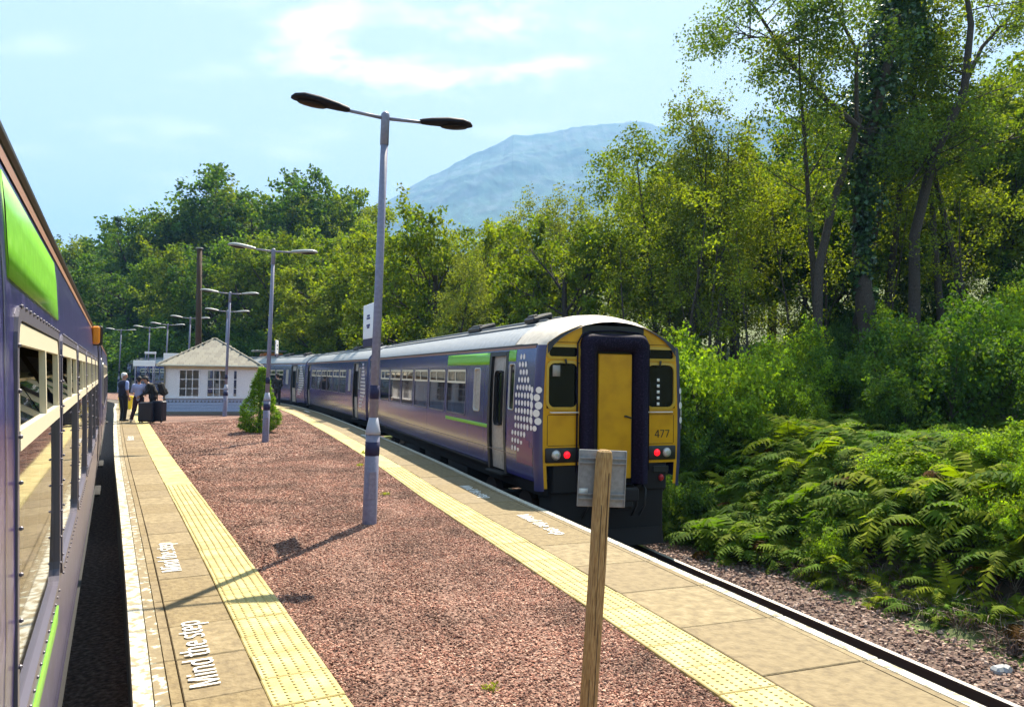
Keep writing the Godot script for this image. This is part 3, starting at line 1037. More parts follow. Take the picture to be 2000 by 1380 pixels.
	# ends
	for e in ([LEN] if cab else [0.0, LEN]):
		var em := MB.new()
		var poly := PackedVector2Array()
		for k in side_prof:
			poly.append(Vector2(k[1], k[0]))
		for k in range(1, roof_prof.size()):
			poly.append(Vector2(roof_prof[k][0], roof_prof[k][1]))
		for k in range(roof_prof.size() - 2, 0, -1):
			poly.append(Vector2(-roof_prof[k][0], roof_prof[k][1]))
		for k in range(side_prof.size() - 1, -1, -1):
			poly.append(Vector2(-side_prof[k][1], side_prof[k][0]))
		em.prism(poly, zs * (e - 0.02), zs * (e - 0.03))
		put("end_wall", em.mesh(), M.navy, c)
		var ga := MB.new()
		ga.box(Vector3(0, 1.3, zs * (e + (0.12 if e > 0 else -0.12))), Vector3(1.15, 2.3, 0.26), Basis(), 0.08)
		put("gangway", ga.mesh(), M.rubber, c)
	return c

func dots_on_side(c: Node3D, zs: float) -> void:      # the white spotted cross printed on the cab side
	var m := MB.new()
	var rows := [[0.62, 0.80], [0.52, 0.80], [0.46, 0.86], [0.38, 0.90], [0.30, 0.92], [0.22, 0.92], [0.20, 0.92], [0.20, 0.92], [0.22, 0.96], [0.34, 1.0], [0.48, 1.06], [0.62, 1.12], [0.76, 1.16]]
	for i in rows.size():
		var y := 2.16 - i * 0.128
		var t: float = rows[i][0]
		var k := 0
		while t <= rows[i][1] + 0.001:
			var big := 0.051 - 0.010 * clampf((t - 0.3) / 0.8, 0, 1)
			m.disc(sp(t, y, 0.004, 1, zs), Vector3(1, 0.02, 0), big, 12)
			t += 0.135
			k += 1
	kind(put("white_spot", m.mesh(), M.dots, c), "stuff")

func add_cab(c: Node3D, zs: float) -> void:
	# rounded front corners
	for sx in [-1.0, 1.0]:
		var m := MB.new().smooth(true)
		var ys := [0.02, 0.16, 0.30, 0.55, 0.95, 1.30, 1.65, 2.0, 2.2, 2.34]
		for j in ys.size() - 1:
			for k in 4:
				var p := func(a: float, y: float): return Vector3(sx * (px(maxf(y, 0.16)) - 0.12 + 0.12 * sin(a)), y, zs * (0.12 - 0.12 * cos(a)))
				var a0 := PI / 2 * k / 4
				var a1 := PI / 2 * (k + 1) / 4
				m.quad(p.call(a0, ys[j]), p.call(a1, ys[j]), p.call(a1, ys[j + 1]), p.call(a0, ys[j + 1]), Vector3(sx, 0, -zs))
		put("corner_panel", m.mesh(), M.navy, c)
		var d := MB.new()
		for e in [[1.62, 0.40, 0.052], [1.50, 0.56, 0.058], [1.375, 0.38, 0.062], [1.25, 0.56, 0.062], [1.125, 0.40, 0.058], [1.01, 0.7, 0.045]]:
			var a: float = e[1] * PI / 2
			var at := Vector3(sx * (px(e[0]) - 0.116 + 0.123 * sin(a)), e[0], zs * (0.12 - 0.123 * cos(a)))
			d.disc(at, Vector3(sx * sin(a), 0, -zs * cos(a)), e[2], 14)
			if sx > 0 or e[0] > 1.0:
				d.disc(sp(0.19, e[0] + 0.0, 0.004, sx, zs), Vector3(sx, 0, 0), e[2], 14)
		kind(put("white_spot", d.mesh(), M.dots, c), "stuff")
	# the face: point at a share of the half width
	var F := func(a: float, y: float, o: float): return Vector3(a * (px(clampf(y, 0.16, 2.34)) - 0.12), y, -zs * o)
	var top := func(a: float): return roof_y(a * 1.15) - 0.17
	var cols := [-1.0, -0.955, -0.80, -0.66, -0.505, -0.485, 0.485, 0.505, 0.66, 0.80, 0.955, 1.0]
	var halves := [MB.new().smooth(false), MB.new().smooth(false)]
	var dark := MB.new()
	for i in cols.size() - 1:
		var a: float = cols[i]
		var b: float = cols[i + 1]
		var mid := (a + b) / 2
		var rows := [0.42, 0.70, 1.0, 1.33, 2.07, 2.14, 2.33, 9.0]
		if absf(mid) > 0.9:
			rows.push_front(0.06)
		for j in rows.size() - 1:
			var y0: float = rows[j]
			var y1: float = rows[j + 1]
			var in_win := absf(mid) > 0.505 and absf(mid) < 0.955 and ((y0 >= 1.33 and y1 <= 2.07) or (y0 >= 2.14 and y1 <= 2.33))
			if in_win:
				continue
			var ya := minf(y1, top.call(a))
			var yb := minf(y1, top.call(b))
			(dark if absf(mid) < 0.485 else halves[0 if mid < 0 else 1]).quad(F.call(a, y0, 0), F.call(b, y0, 0), F.call(b, yb, 0), F.call(a, ya, 0), Vector3(0, 0, -zs))
	for k in 2:
		put("yellow_front", halves[k].mesh(), M.yellow, c)
	put("gangway_recess", dark.mesh(), M.black, c)
	# arched dark band over the face, then the pale dome
	var band := MB.new().smooth(true)
	var dome := MB.new().smooth(true)
	var n := 22
	for i in n:
		var a := -1.0 + 2.0 * i / n
		var b := -1.0 + 2.0 * (i + 1) / n
		var X := func(q: float, t: float): return q * lerpf(1.18, 1.285, clampf(t / 0.12, 0, 1))
		var Y := func(q: float, t: float): return roof_y(q * 1.285) - 0.20 * pow(clampf(1.0 - t / 1.15, 0, 1), 2.6)
		band.quad(F.call(a, top.call(a) - 0.01, 0.012), F.call(b, top.call(b) - 0.01, 0.012), Vector3(b * 1.185, Y.call(b, 0) + 0.022, -zs * 0.03), Vector3(a * 1.185, Y.call(a, 0) + 0.022, -zs * 0.03), Vector3(0, 0.2, -zs))
		var ts := [-0.03, 0.03, 0.12, 0.3, 0.55, 0.85, 1.15]
		for j in ts.size() - 1:
			var e := 0.03 if j == 0 else 0.03
			var lift := func(t: float): return 0.03 * clampf(1.0 - t / 1.15, 0, 1)
			dome.quad(Vector3(X.call(a, ts[j]), Y.call(a, ts[j]) + lift.call(ts[j]), zs * ts[j]), Vector3(X.call(b, ts[j]), Y.call(b, ts[j]) + lift.call(ts[j]), zs * ts[j]), Vector3(X.call(b, ts[j + 1]), Y.call(b, ts[j + 1]) + lift.call(ts[j + 1]), zs * ts[j + 1]), Vector3(X.call(a, ts[j + 1]), Y.call(a, ts[j + 1]) + lift.call(ts[j + 1]), zs * ts[j + 1]), Vector3(a, 1, -zs * 0.3))
	put("front_arch", band.mesh(), M.black, c)
	put("front_dome", dome.mesh(), M.roof_front, c)
	# windscreens
	for s in [-1.0, 1.0]:
		var w := base("windscreen", Vector3.ZERO, 0, c)
		var b := MB.new().smooth(false)
		for e in [[1.33, 2.07, 0.10], [2.14, 2.33, 0.05]]:
			var x0: float = 0.625
			var x1: float = 1.175
			var ia := rounded(x0 + 0.02, x1 - 0.02, e[0] + 0.02, e[1] - 0.02, e[2])
			var oa := rounded(x0 - 0.025, x1 + 0.02, e[0] - 0.025, e[1] + 0.025, e[2] + 0.03)
			for i in ia.size():
				var j := (i + 1) % ia.size()
				var P := func(q: Vector2, z: float): return Vector3(s * q.x, q.y, -zs * z)
				b.quad(P.call(ia[i], 0.018), P.call(ia[j], 0.018), P.call(oa[j], 0.014), P.call(oa[i], 0.014), Vector3(0, 0, -zs))
				b.quad(P.call(ia[i], 0.018), P.call(ia[j], 0.018), P.call(ia[j], -0.03), P.call(ia[i], -0.03), Vector3(0, 0, -zs))
				b.quad(P.call(oa[i], 0.014), P.call(oa[j], 0.014), P.call(oa[j], -0.002), P.call(oa[i], -0.002), Vector3(s * (oa[i].x - 0.88), oa[i].y - (e[0] + e[1]) / 2, 0))
		put("frame", b.mesh(), M.yellow_trim, w)
		for e in [[1.34, 2.06], [2.15, 2.32]]:
			var p := MB.new()
			p.quad(Vector3(s * 0.615, e[0], zs * 0.012), Vector3(s * 1.185, e[0], zs * 0.012), Vector3(s * 1.175, e[1], zs * 0.012), Vector3(s * 0.615, e[1], zs * 0.012), Vector3(0, 0, -zs))
			put("pane", p.mesh(), M.dark_pane, w)
		var wi := MB.new()
		wi.tube([Vector3(s * 0.88, 2.12, -zs * 0.04), Vector3(s * 0.86, 2.02, -zs * 0.05)], [0.02, 0.012], 6)
		wi.tube([Vector3(s * 0.76, 2.035, -zs * 0.035), Vector3(s * 0.98, 2.05, -zs * 0.035)], [0.008, 0.008], 5)
		put("wiper", wi.mesh(), M.black, w)
		var ra := MB.new().smooth(true)
		ra.tube([Vector3(s * 0.64, 1.265, 0), Vector3(s * 0.64, 1.265, -zs * 0.045), Vector3(s * 1.12, 1.265, -zs * 0.045), Vector3(s * 1.12, 1.265, 0)], [0.011, 0.011, 0.011, 0.011], 6)
		put("handrail", ra.mesh(), M.dots, c)
		# lamp cluster
		var cl := base("lamp_cluster", Vector3.ZERO, 0, c)
		var bx := MB.new()
		bx.box(Vector3(s * 0.905, 0.585, -zs * 0.005), Vector3(0.59, 0.235, 0.05), Basis(), 0.015)
		put("lamp_box", bx.mesh(), M.black, cl)
		var hl := MB.new().smooth(true)
		hl.tube([Vector3(s * 1.02, 0.59, -zs * 0.02), Vector3(s * 1.02, 0.59, -zs * 0.05)], [0.085, 0.072], 16)
		put("headlight_rim", hl.mesh(), M.alu, cl)
		var hq := MB.new().smooth(true)
		hq.ball(Vector3(s * 1.02, 0.59, -zs * 0.045), Vector3(0.066, 0.066, 0.02), Basis(), 12, 6)
		put("headlight", hq.mesh(), M.lens, cl)
		var tl := MB.new().smooth(true)
		tl.ball(Vector3(s * 0.83, 0.59, -zs * 0.03), Vector3(0.058, 0.058, 0.03), Basis(), 12, 6)
		put("tail_light", tl.mesh(), M.red_glow, cl)
	var no := MB.new()
	no.box(Vector3(1.02, 1.93, -zs * 0.004), Vector3(0.13, 0.18, 0.004))
	put("window_notice", no.mesh(), mat(Color(0.3, 0.28, 0.26), 0.6), c)
	var vr := MB.new()
	for k in 5:
		vr.box(Vector3(-0.86, 1.40 + k * 0.1, -zs * 0.002), Vector3(0.05, 0.05, 0.004))
	kind(put("window_tag", vr.mesh(), M.white, c), "stuff")
	# gangway: rubber rim, side flanks, door
	var ga := base("front_gangway", Vector3.ZERO, 0, c)
	var rim := MB.new().smooth(false)
	var ia := rounded(-0.36, 0.36, -0.1, 2.25, 0.06)
	var oa := rounded(-0.60, 0.60, -0.35, 2.54, 0.16)
	for i in ia.size():
		var j := (i + 1) % ia.size()
		var P := func(q: Vector2, z: float): return Vector3(q.x, maxf(q.y, 0.1), -zs * z)
		rim.smooth(false)
		var ma := ia[i].lerp(oa[i], 0.35)
		var mb := ia[j].lerp(oa[j], 0.35)
		var mc := ia[i].lerp(oa[i], 0.8)
		var md := ia[j].lerp(oa[j], 0.8)
		rim.smooth(true)
		rim.quad(P.call(ia[i], 0.10), P.call(ia[j], 0.10), P.call(mb, 0.19), P.call(ma, 0.19), Vector3(0, 0, -zs))
		rim.quad(P.call(ma, 0.19), P.call(mb, 0.19), P.call(md, 0.19), P.call(mc, 0.19), Vector3(0, 0, -zs))
		rim.quad(P.call(mc, 0.19), P.call(md, 0.19), P.call(oa[j], 0.12), P.call(oa[i], 0.12), Vector3(0, 0, -zs))
		rim.quad(P.call(oa[i], 0.12), P.call(oa[j], 0.12), P.call(oa[j], 0.0), P.call(oa[i], 0.0), Vector3(oa[i].x, oa[i].y - 1.1, 0))
		rim.quad(P.call(ia[i], 0.10), P.call(ia[j], 0.10), P.call(ia[j], 0.0), P.call(ia[i], 0.0), Vector3(-ia[i].x, 1.1 - ia[i].y, 0))
	put("rubber_rim", rim.mesh(), M.rubber, ga)
	var lip := MB.new().smooth(true)
	var path := []
	for q in [[0.66, 0.3], [0.66, 2.38], [0.58, 2.52], [0.45, 2.575], [0.0, 2.60], [-0.45, 2.575], [-0.58, 2.52], [-0.66, 2.38], [-0.66, 0.3]]:
		path.append(Vector3(q[0], q[1], -zs * 0.03))
	lip.tube(path, [0.014, 0.014, 0.014, 0.014, 0.014, 0.014, 0.014, 0.014, 0.014], 6)
	put("gangway_edge", lip.mesh(), M.rubber, ga)
	var dm := MB.new().smooth(false)
	dm.box(Vector3(-0.02, 1.2, -zs * 0.03), Vector3(0.62, 2.04, 0.04), Basis(), 0.012)
	var door := put("gangway_door", dm.mesh(), M.yellow, ga)
	var hd := MB.new().smooth(true)
	hd.tube([Vector3(-0.20, 1.20, -zs * 0.05), Vector3(-0.20, 1.20, -zs * 0.10), Vector3(-0.30, 1.17, -zs * 0.10)], [0.016, 0.016, 0.014], 6)
	put("door_handle", hd.mesh(), M.black, door)
	# number
	var f := SystemFont.new()
	f.font_names = PackedStringArray(["Droid Sans"])
	for e in [["156", -0.70], ["477", -1.09]]:
		var t := TextMesh.new()
		t.font = f
		t.font_size = 48
		t.pixel_size = 0.00375
		t.depth = 0.004
		t.text = e[0]
		t.horizontal_alignment = HORIZONTAL_ALIGNMENT_RIGHT
		var num := put("painted_number", t, M.black, c)
		num.rotation.y = PI if zs > 0 else 0.0
		num.position = Vector3(e[1], 0.90, -zs * 0.006)
	# seams, rivets and grime lines on the face
	for h in [-1.0, 1.0]:
		for q in [[0.875, 2.39, 0.56, 0.008], [0.875, 1.225, 0.56, 0.008], [0.875, 0.735, 0.56, 0.008], [0.608, 0.98, 0.008, 0.47], [1.165, 0.98, 0.008, 0.47]]:
			var se := MB.new()
			se.box(Vector3(h * q[0], q[1], -zs * 0.001), Vector3(q[2], q[3], 0.004))
			put("panel_seam", se.mesh(), M.under, c)
		var rv := MB.new()
		for k in 9:
			rv.ball(Vector3(h * (0.64 + k * 0.058), 2.415, 0), Vector3(0.006, 0.006, 0.006), Basis(), 5, 3)
			rv.ball(Vector3(h * (0.64 + k * 0.058), 0.755, 0), Vector3(0.006, 0.006, 0.006), Basis(), 5, 3)
		kind(put("rivet", rv.mesh(), M.yellow_trim, c), "stuff")
	# below the face
	var lo := MB.new().smooth(false)
	lo.box(Vector3(0, 0.2, zs * 0.12), Vector3(2.1, 0.46, 0.2), Basis(), 0.02)
	lo.box(Vector3(0, -0.4, zs * 0.35), Vector3(2.1, 0.9, 0.5), Basis(), 0.04)
	put("buffer_beam", lo.mesh(), M.under, c)
	var cp := MB.new().smooth(false)
	cp.box(Vector3(0, -0.1, -zs * 0.2), Vector3(0.34, 0.3, 0.5), Basis(), 0.05)
	cp.box(Vector3(0, -0.02, -zs * 0.42), Vector3(0.5, 0.22, 0.1), Basis(), 0.03)
	put("coupling", cp.mesh(), M.under, c)
	for x in [-0.55, -0.4, 0.5]:
		var ho := MB.new().smooth(true)
		ho.tube([Vector3(x, 0.1, -zs * 0.0), Vector3(x, 0.0, -zs * 0.14), Vector3(x + 0.03, -0.25, -zs * 0.16), Vector3(x + 0.08, -0.42, -zs * 0.08)], [0.022, 0.022, 0.022, 0.022], 6)
		put("brake_hose", ho.mesh(), M.black, c)
	var rc := MB.new().smooth(true)
	rc.ball(Vector3(-0.92, 0.17, -zs * 0.02), Vector3(0.05, 0.06, 0.04), Basis(), 8, 5)
	put("hose_cap", rc.mesh(), mat(Color(0.35, 0.01, 0.015), 0.4), c)
	var lg := MB.new().smooth(false)
	lg.box(Vector3(-0.92, 0.31, -zs * 0.0), Vector3(0.3, 0.11, 0.03), Basis(), 0.01)
	put("jumper_box", lg.mesh(), M.black, c)
	# purple flash low on the near corner
	var pf := MB.new()
	for k in 5:
		var t0 := 0.14 + k * 0.14
		strip(pf, t0, t0 + 0.14, 0.40, 0.62 + 0.22 * sin(PI * (k + 0.5) / 5.0), 0.0035, 1, zs)
	put("purple_flash", pf.mesh(), M.purple, c)
	var ply := MB.new().smooth(false)
	ply.box(Vector3(0, -0.78, -zs * 0.02), Vector3(1.9, 0.28, 0.05), Basis(Vector3.RIGHT, 0.2), 0.01)
	put("track_guard", ply.mesh(), M.under, c)

func place(c: Node3D, a: Vector2, b: Vector2, zs: float) -> void:      # front centre at a, rear towards b
	var d := (b - a).normalized()
	var z := w3(d) * zs
	var y := Vector3.UP
	c.basis = Basis(y.cross(z), y, z)
	c.position = w3(a)

func strip_green(c: Node3D) -> void:
	for o in c.get_children():
		if o.name.begins_with("green_"):
			c.remove_child(o)

func build_trains() -> void:
	# the train in the right platform
	var c := make_coach(1, true, M.blue, 0.0)
	c.name = "railway_coach"
	var plain := make_coach(1, false, M.blue, 0.0)
	dots_on_side(c, 1)
	dots_on_side(plain, 1)
	add_cab(c, 1)
	tag(c, "blue coach with a yellow cab front and red tail lights, nearest on the right track", "train coach", "coaches of the right hand train")
	place(c, off(right_edge, 7.64, 1.77), off(right_edge, 22.94, 1.77), 1)
	strip_green(plain)
	place(plain, off(right_edge, 23.45, 1.77), off(right_edge, 38.75, 1.77), 1)
	tag(plain, "second blue coach of the right hand train, directly behind the yellow fronted one", "train coach", "coaches of the right hand train")
	var third := copy(plain, "railway_coach", Vector3.ZERO, 0)
	tag(third, "third blue coach of the right hand train, beside the waiting man in dark clothes", "train coach", "coaches of the right hand train")
	place(third, off(right_edge, 39.3, 1.77), off(right_edge, 54.6, 1.77), 1)
	var fourth := copy(plain, "railway_coach", Vector3.ZERO, 0)
	tag(fourth, "farthest blue coach, curving away behind the white hut at the left", "train coach", "coaches of the right hand train")
	place(fourth, off(right_edge, 55.1, 1.77), off(right_edge, 70.4, 1.77), 1)
	# the train in the left platform, from whose window the view is taken
	var D := Vector2(-0.4726, 0.8813)
	var N := Vector2(0.8813, 0.4726)
	var l := make_coach(-1, false, M.blue_dusty, 0.11, 3.70)
	tag(l, "close scratched purple blue coach with open hopper windows along the left edge", "train coach", "coaches of the left hand train")
	place(l, D * -1.85 + N * -1.535, D * 13.45 + N * -1.535, -1)
	var il := base("indicator_light", Vector3.ZERO, 0, l)
	var bm := MB.new().smooth(false)
	bm.box(sp(11.2, 2.22, 0.05, 1, -1), Vector3(0.10, 0.22, 0.10), Basis(), 0.015)
	put("housing", bm.mesh(), M.black, il)
	for e in [[11.06, M.orange_lens, 0.16], [11.32, M.yellow_lens, 0.13]]:
		var lm := MB.new().smooth(false)
		lm.box(sp(e[0], 2.22, 0.035, 1, -1), Vector3(0.075, 0.19, e[2]), Basis(), 0.015)
		put("lens", lm.mesh(), e[1], il)
	var l2 := copy(l, "railway_coach", Vector3.ZERO, 0)
	strip_green(l2)
	l2.remove_child(l2.get_node("indicator_light"))
	tag(l2, "second coach of the left hand train, seen edge on beyond the close one", "train coach", "coaches of the left hand train")
	place(l2, D * 13.95 + N * -1.535, D * 29.25 + N * -1.535, -1)

# ------------------------------------------------------------------ hut
func build_hut() -> void:
	var u := Vector2(0.951, 0.309)
	var hut := base("waiting_hut")
	tag(hut, "small white wooden waiting hut with paned windows and pyramid slate roof on the platform", "hut")
	hut.basis = Basis(w3(u), Vector3.UP, w3(u).cross(Vector3.UP))
	hut.position = w3(Vector2(-14.77, 31.55))
	var W := 3.7
	var E := 2.06
	var C := W / 2
	for f in 4:
		var xf := Transform3D(Basis(Vector3.UP, -PI / 2 * f), Vector3.ZERO)
		xf.origin = Vector3(C, 0, -C) - xf.basis * Vector3(C, 0, 0) + xf.basis * Vector3(0, 0, C)
		var side := base("wall", Vector3.ZERO, 0, hut)
		side.transform = xf
		# lower wall: boards and a scalloped course
		var bd := MB.new().smooth(false)
		bd.box(Vector3(C, 0.04, -0.02), Vector3(W, 0.12, 0.16), Basis(), 0.01)
		put("plinth", bd.mesh(), M.slate_c, side)
		for k in 3:
			var b := MB.new().smooth(false)
			b.box(Vector3(C, 0.16 + k * 0.135, -0.045), Vector3(W - 0.02, 0.13, 0.05), Basis(Vector3.RIGHT, -0.05), 0.006)
			put("board", b.mesh(), M.hut_blue, side)
		var sc := MB.new().smooth(false)
		sc.prism(PackedVector2Array([Vector2(-0.068, 0.13), Vector2(-0.068, 0.03), Vector2(-0.04, -0.01), Vector2(0, -0.03), Vector2(0.04, -0.01), Vector2(0.068, 0.03), Vector2(0.068, 0.13)]), -0.01, 0.01)
		var sc_mesh := sc.mesh()
		var backing := MB.new()
		backing.box(Vector3(C, 0.58, -0.06), Vector3(W - 0.02, 0.16, 0.04))
		put("backing_board", backing.mesh(), M.slate_b, side)
		for k in 25:
			put("scallop_tile", sc_mesh, M.hut_blue, side).position = Vector3(0.12 + k * 0.144, 0.53, -0.025)
		var sill := MB.new().smooth(false)
		sill.box(Vector3(C, 0.675, 0.0), Vector3(W + 0.06, 0.045, 0.12), Basis(), 0.008)
		put("sill", sill.mesh(), M.hut_white, side)
		# upper wall
		var wins := [[0.55, 1.42], [1.66, 2.50], [2.72, 2.95]] if f == 0 else [[0.55, 1.45], [1.70, 2.60]]
		var x := 0.0
		var solid := []
		for w in wins:
			solid.append([x, w[0]])
			x = w[1]
		solid.append([x, W])
		for sd in solid:
			var p := MB.new().smooth(false)
			p.box(Vector3((sd[0] + sd[1]) / 2, 1.375, -0.05), Vector3(sd[1] - sd[0], 1.35, 0.07), Basis(), 0.004)
			put("wall_panel", p.mesh(), M.hut_white, side)
		var hd := MB.new().smooth(false)
		hd.box(Vector3(C, 1.985, -0.015), Vector3(W + 0.02, 0.13, 0.08), Basis(), 0.006)
		put("fascia", hd.mesh(), M.cream, side)
		for w in wins:
			var fm := MB.new().smooth(false)
			var x0: float = w[0]
			var x1: float = w[1]
			for e in [x0 + 0.03, x1 - 0.03]:
				fm.box(Vector3(e, 1.31, -0.03), Vector3(0.06, 1.22, 0.06))
			for e in [0.73, 1.89]:
				fm.box(Vector3((x0 + x1) / 2, e, -0.031), Vector3(x1 - x0 - 0.12, 0.06, 0.055))
			put("window_frame", fm.mesh(), M.hut_white, side)
			var bars := MB.new().smooth(false)
			var nx := 3 if x1 - x0 > 0.5 else 1
			for k in range(1, nx):
				bars.box(Vector3(lerpf(x0 + 0.06, x1 - 0.06, k / float(nx)), 1.31, -0.033), Vector3(0.03, 1.10, 0.03))
			for y in [1.08, 1.48]:
				bars.box(Vector3((x0 + x1) / 2, y, -0.036), Vector3(x1 - x0 - 0.12, 0.03, 0.025))
			put("glazing_bar", bars.mesh(), M.hut_white, side)
			var pn := MB.new()
			pn.quad(Vector3(x0 + 0.06, 0.76, -0.045), Vector3(x1 - 0.06, 0.76, -0.045), Vector3(x1 - 0.06, 1.86, -0.045), Vector3(x0 + 0.06, 1.86, -0.045), Vector3(0, 0, 1))
			put("pane", pn.mesh(), glass(Color(0.05, 0.06, 0.06), 0.25), side)
	var fl := MB.new()
	fl.box(Vector3(C, 0.05, -C), Vector3(W - 0.2, 0.06, W - 0.2))
	put("floor", fl.mesh(), M.interior, hut)
	var bench := MB.new().smooth(false)
	bench.box(Vector3(C, 0.47, -W + 0.5), Vector3(2.6, 0.05, 0.4), Basis(), 0.01)
	bench.box(Vector3(0.9, 0.25, -W + 0.5), Vector3(0.06, 0.42, 0.36))
	bench.box(Vector3(2.8, 0.25, -W + 0.5), Vector3(0.06, 0.42, 0.36))
	put("bench", bench.mesh(), M.timber, hut)
	# roof
	var o := 0.26
	var apex := Vector3(C, 3.30, -C)
	var cs := [Vector3(-o, E - 0.02, o), Vector3(W + o, E - 0.02, o), Vector3(W + o, E - 0.02, -W - o), Vector3(-o, E - 0.02, -W - o)]
	var rf := MB.new().smooth(false)
	for k in 4:
		rf.tri(cs[k], cs[(k + 1) % 4], apex, (cs[k] + cs[(k + 1) % 4]) / 2 - Vector3(C, 0, -C))
	rf.quad(cs[0], cs[1], cs[2], cs[3], Vector3.DOWN)
	var roof := put("roof", rf.mesh(), M.slate_c, hut)
	var gt := MB.new().smooth(false)
	for k in 4:
		gt.tube([cs[k] + Vector3(0, 0.02, 0), cs[(k + 1) % 4] + Vector3(0, 0.02, 0)], [0.045, 0.045], 6)
	put("gutter", gt.mesh(), M.cream, roof)
	var dp := MB.new().smooth(true)
	dp.tube([Vector3(0.02, 2.0, 0.06), Vector3(0.03, 1.9, 0.05), Vector3(0.03, 0.05, 0.05)], [0.03, 0.03, 0.03], 8)
	put("downpipe", dp.mesh(), M.slate_c, hut)
	var rng := RandomNumberGenerator.new()
	rng.seed = 5
	var sm := MB.new().smooth(false)
	sm.box(Vector3(0, 0, 0), Vector3(0.236, 0.3, 0.02), Basis(), 0.0)
	var slate_mesh := sm.mesh()
	var hs := MB.new().smooth(false)
	hs.box(Vector3(0, 0, 0), Vector3(0.12, 0.3, 0.02), Basis(), 0.0)
	var half_mesh := hs.mesh()
	for k in 4:
		var a: Vector3 = cs[k]
		var b: Vector3 = cs[(k + 1) % 4]
		var e := (b - a).normalized()
		var mid := (a + b) / 2
		var up := (apex - mid)
		var H := up.length()
		up = up.normalized()
		var nrm := e.cross(up).normalized()
		if nrm.y < 0:
			nrm = -nrm
		var rows := 11
		for r in rows:
			var d := (r + 0.5) * H / rows
			var halfw := (b - a).length() / 2 * (1.0 - (d - 0.08) / H) - 0.02
			var x := -halfw + (0.12 if r % 2 else 0.0)
			while x < halfw - 0.08:
				var w := 0.24 if x + 0.24 <= halfw else 0.12
				var s := put("slate", slate_mesh if w > 0.2 else half_mesh, [M.slate_a, M.slate_b, M.slate_b, M.slate_c][rng.randi() % 4], roof)
				s.basis = Basis(e, up, e.cross(up)) * Basis(Vector3.RIGHT, 0.05 if e.cross(up).y > 0 else -0.05)
				s.position = mid + up * d + e * (x + w / 2) + nrm * (0.02 + rng.randf() * 0.008)
				x += 0.243
	for k in 4:
		var hp := MB.new().smooth(false)
		hp.tube([cs[k] + Vector3(0, 0.04, 0), apex + Vector3(0, 0.03, 0)], [0.05, 0.05], 6)
		put("hip_ridge", hp.mesh(), M.slate_a, roof)
	# small cabin with an orange roof farther back
	var cab := base("trackside_cabin", w3(Vector2(-17.0, 52.5)), 0.5)
	tag(cab, "low cabin with rust orange roof just showing right of the hut's slate roof", "cabin")
	var wl := MB.new().smooth(false)
	wl.box(Vector3(0, 0.9, 0), Vector3(1.5, 3.4, 1.6))
	put("wall", wl.mesh(), M.hut_white, cab)
	var orf := MB.new().smooth(false)
	orf.prism(PackedVector2Array([Vector2(-0.85, 2.6), Vector2(0.85, 2.6), Vector2(0.55, 3.15), Vector2(-0.6, 3.15)]), -0.9, 0.9)
	put("roof", orf.mesh(), M.orange_roof, cab)
	var bm := MB.new().smooth(false)
	bm.box(Vector3(-0.2, 3.3, 0), Vector3(2.2, 0.10, 1.2), Basis(), 0.02)
	put("roof_cap", bm.mesh(), M.galv, cab)

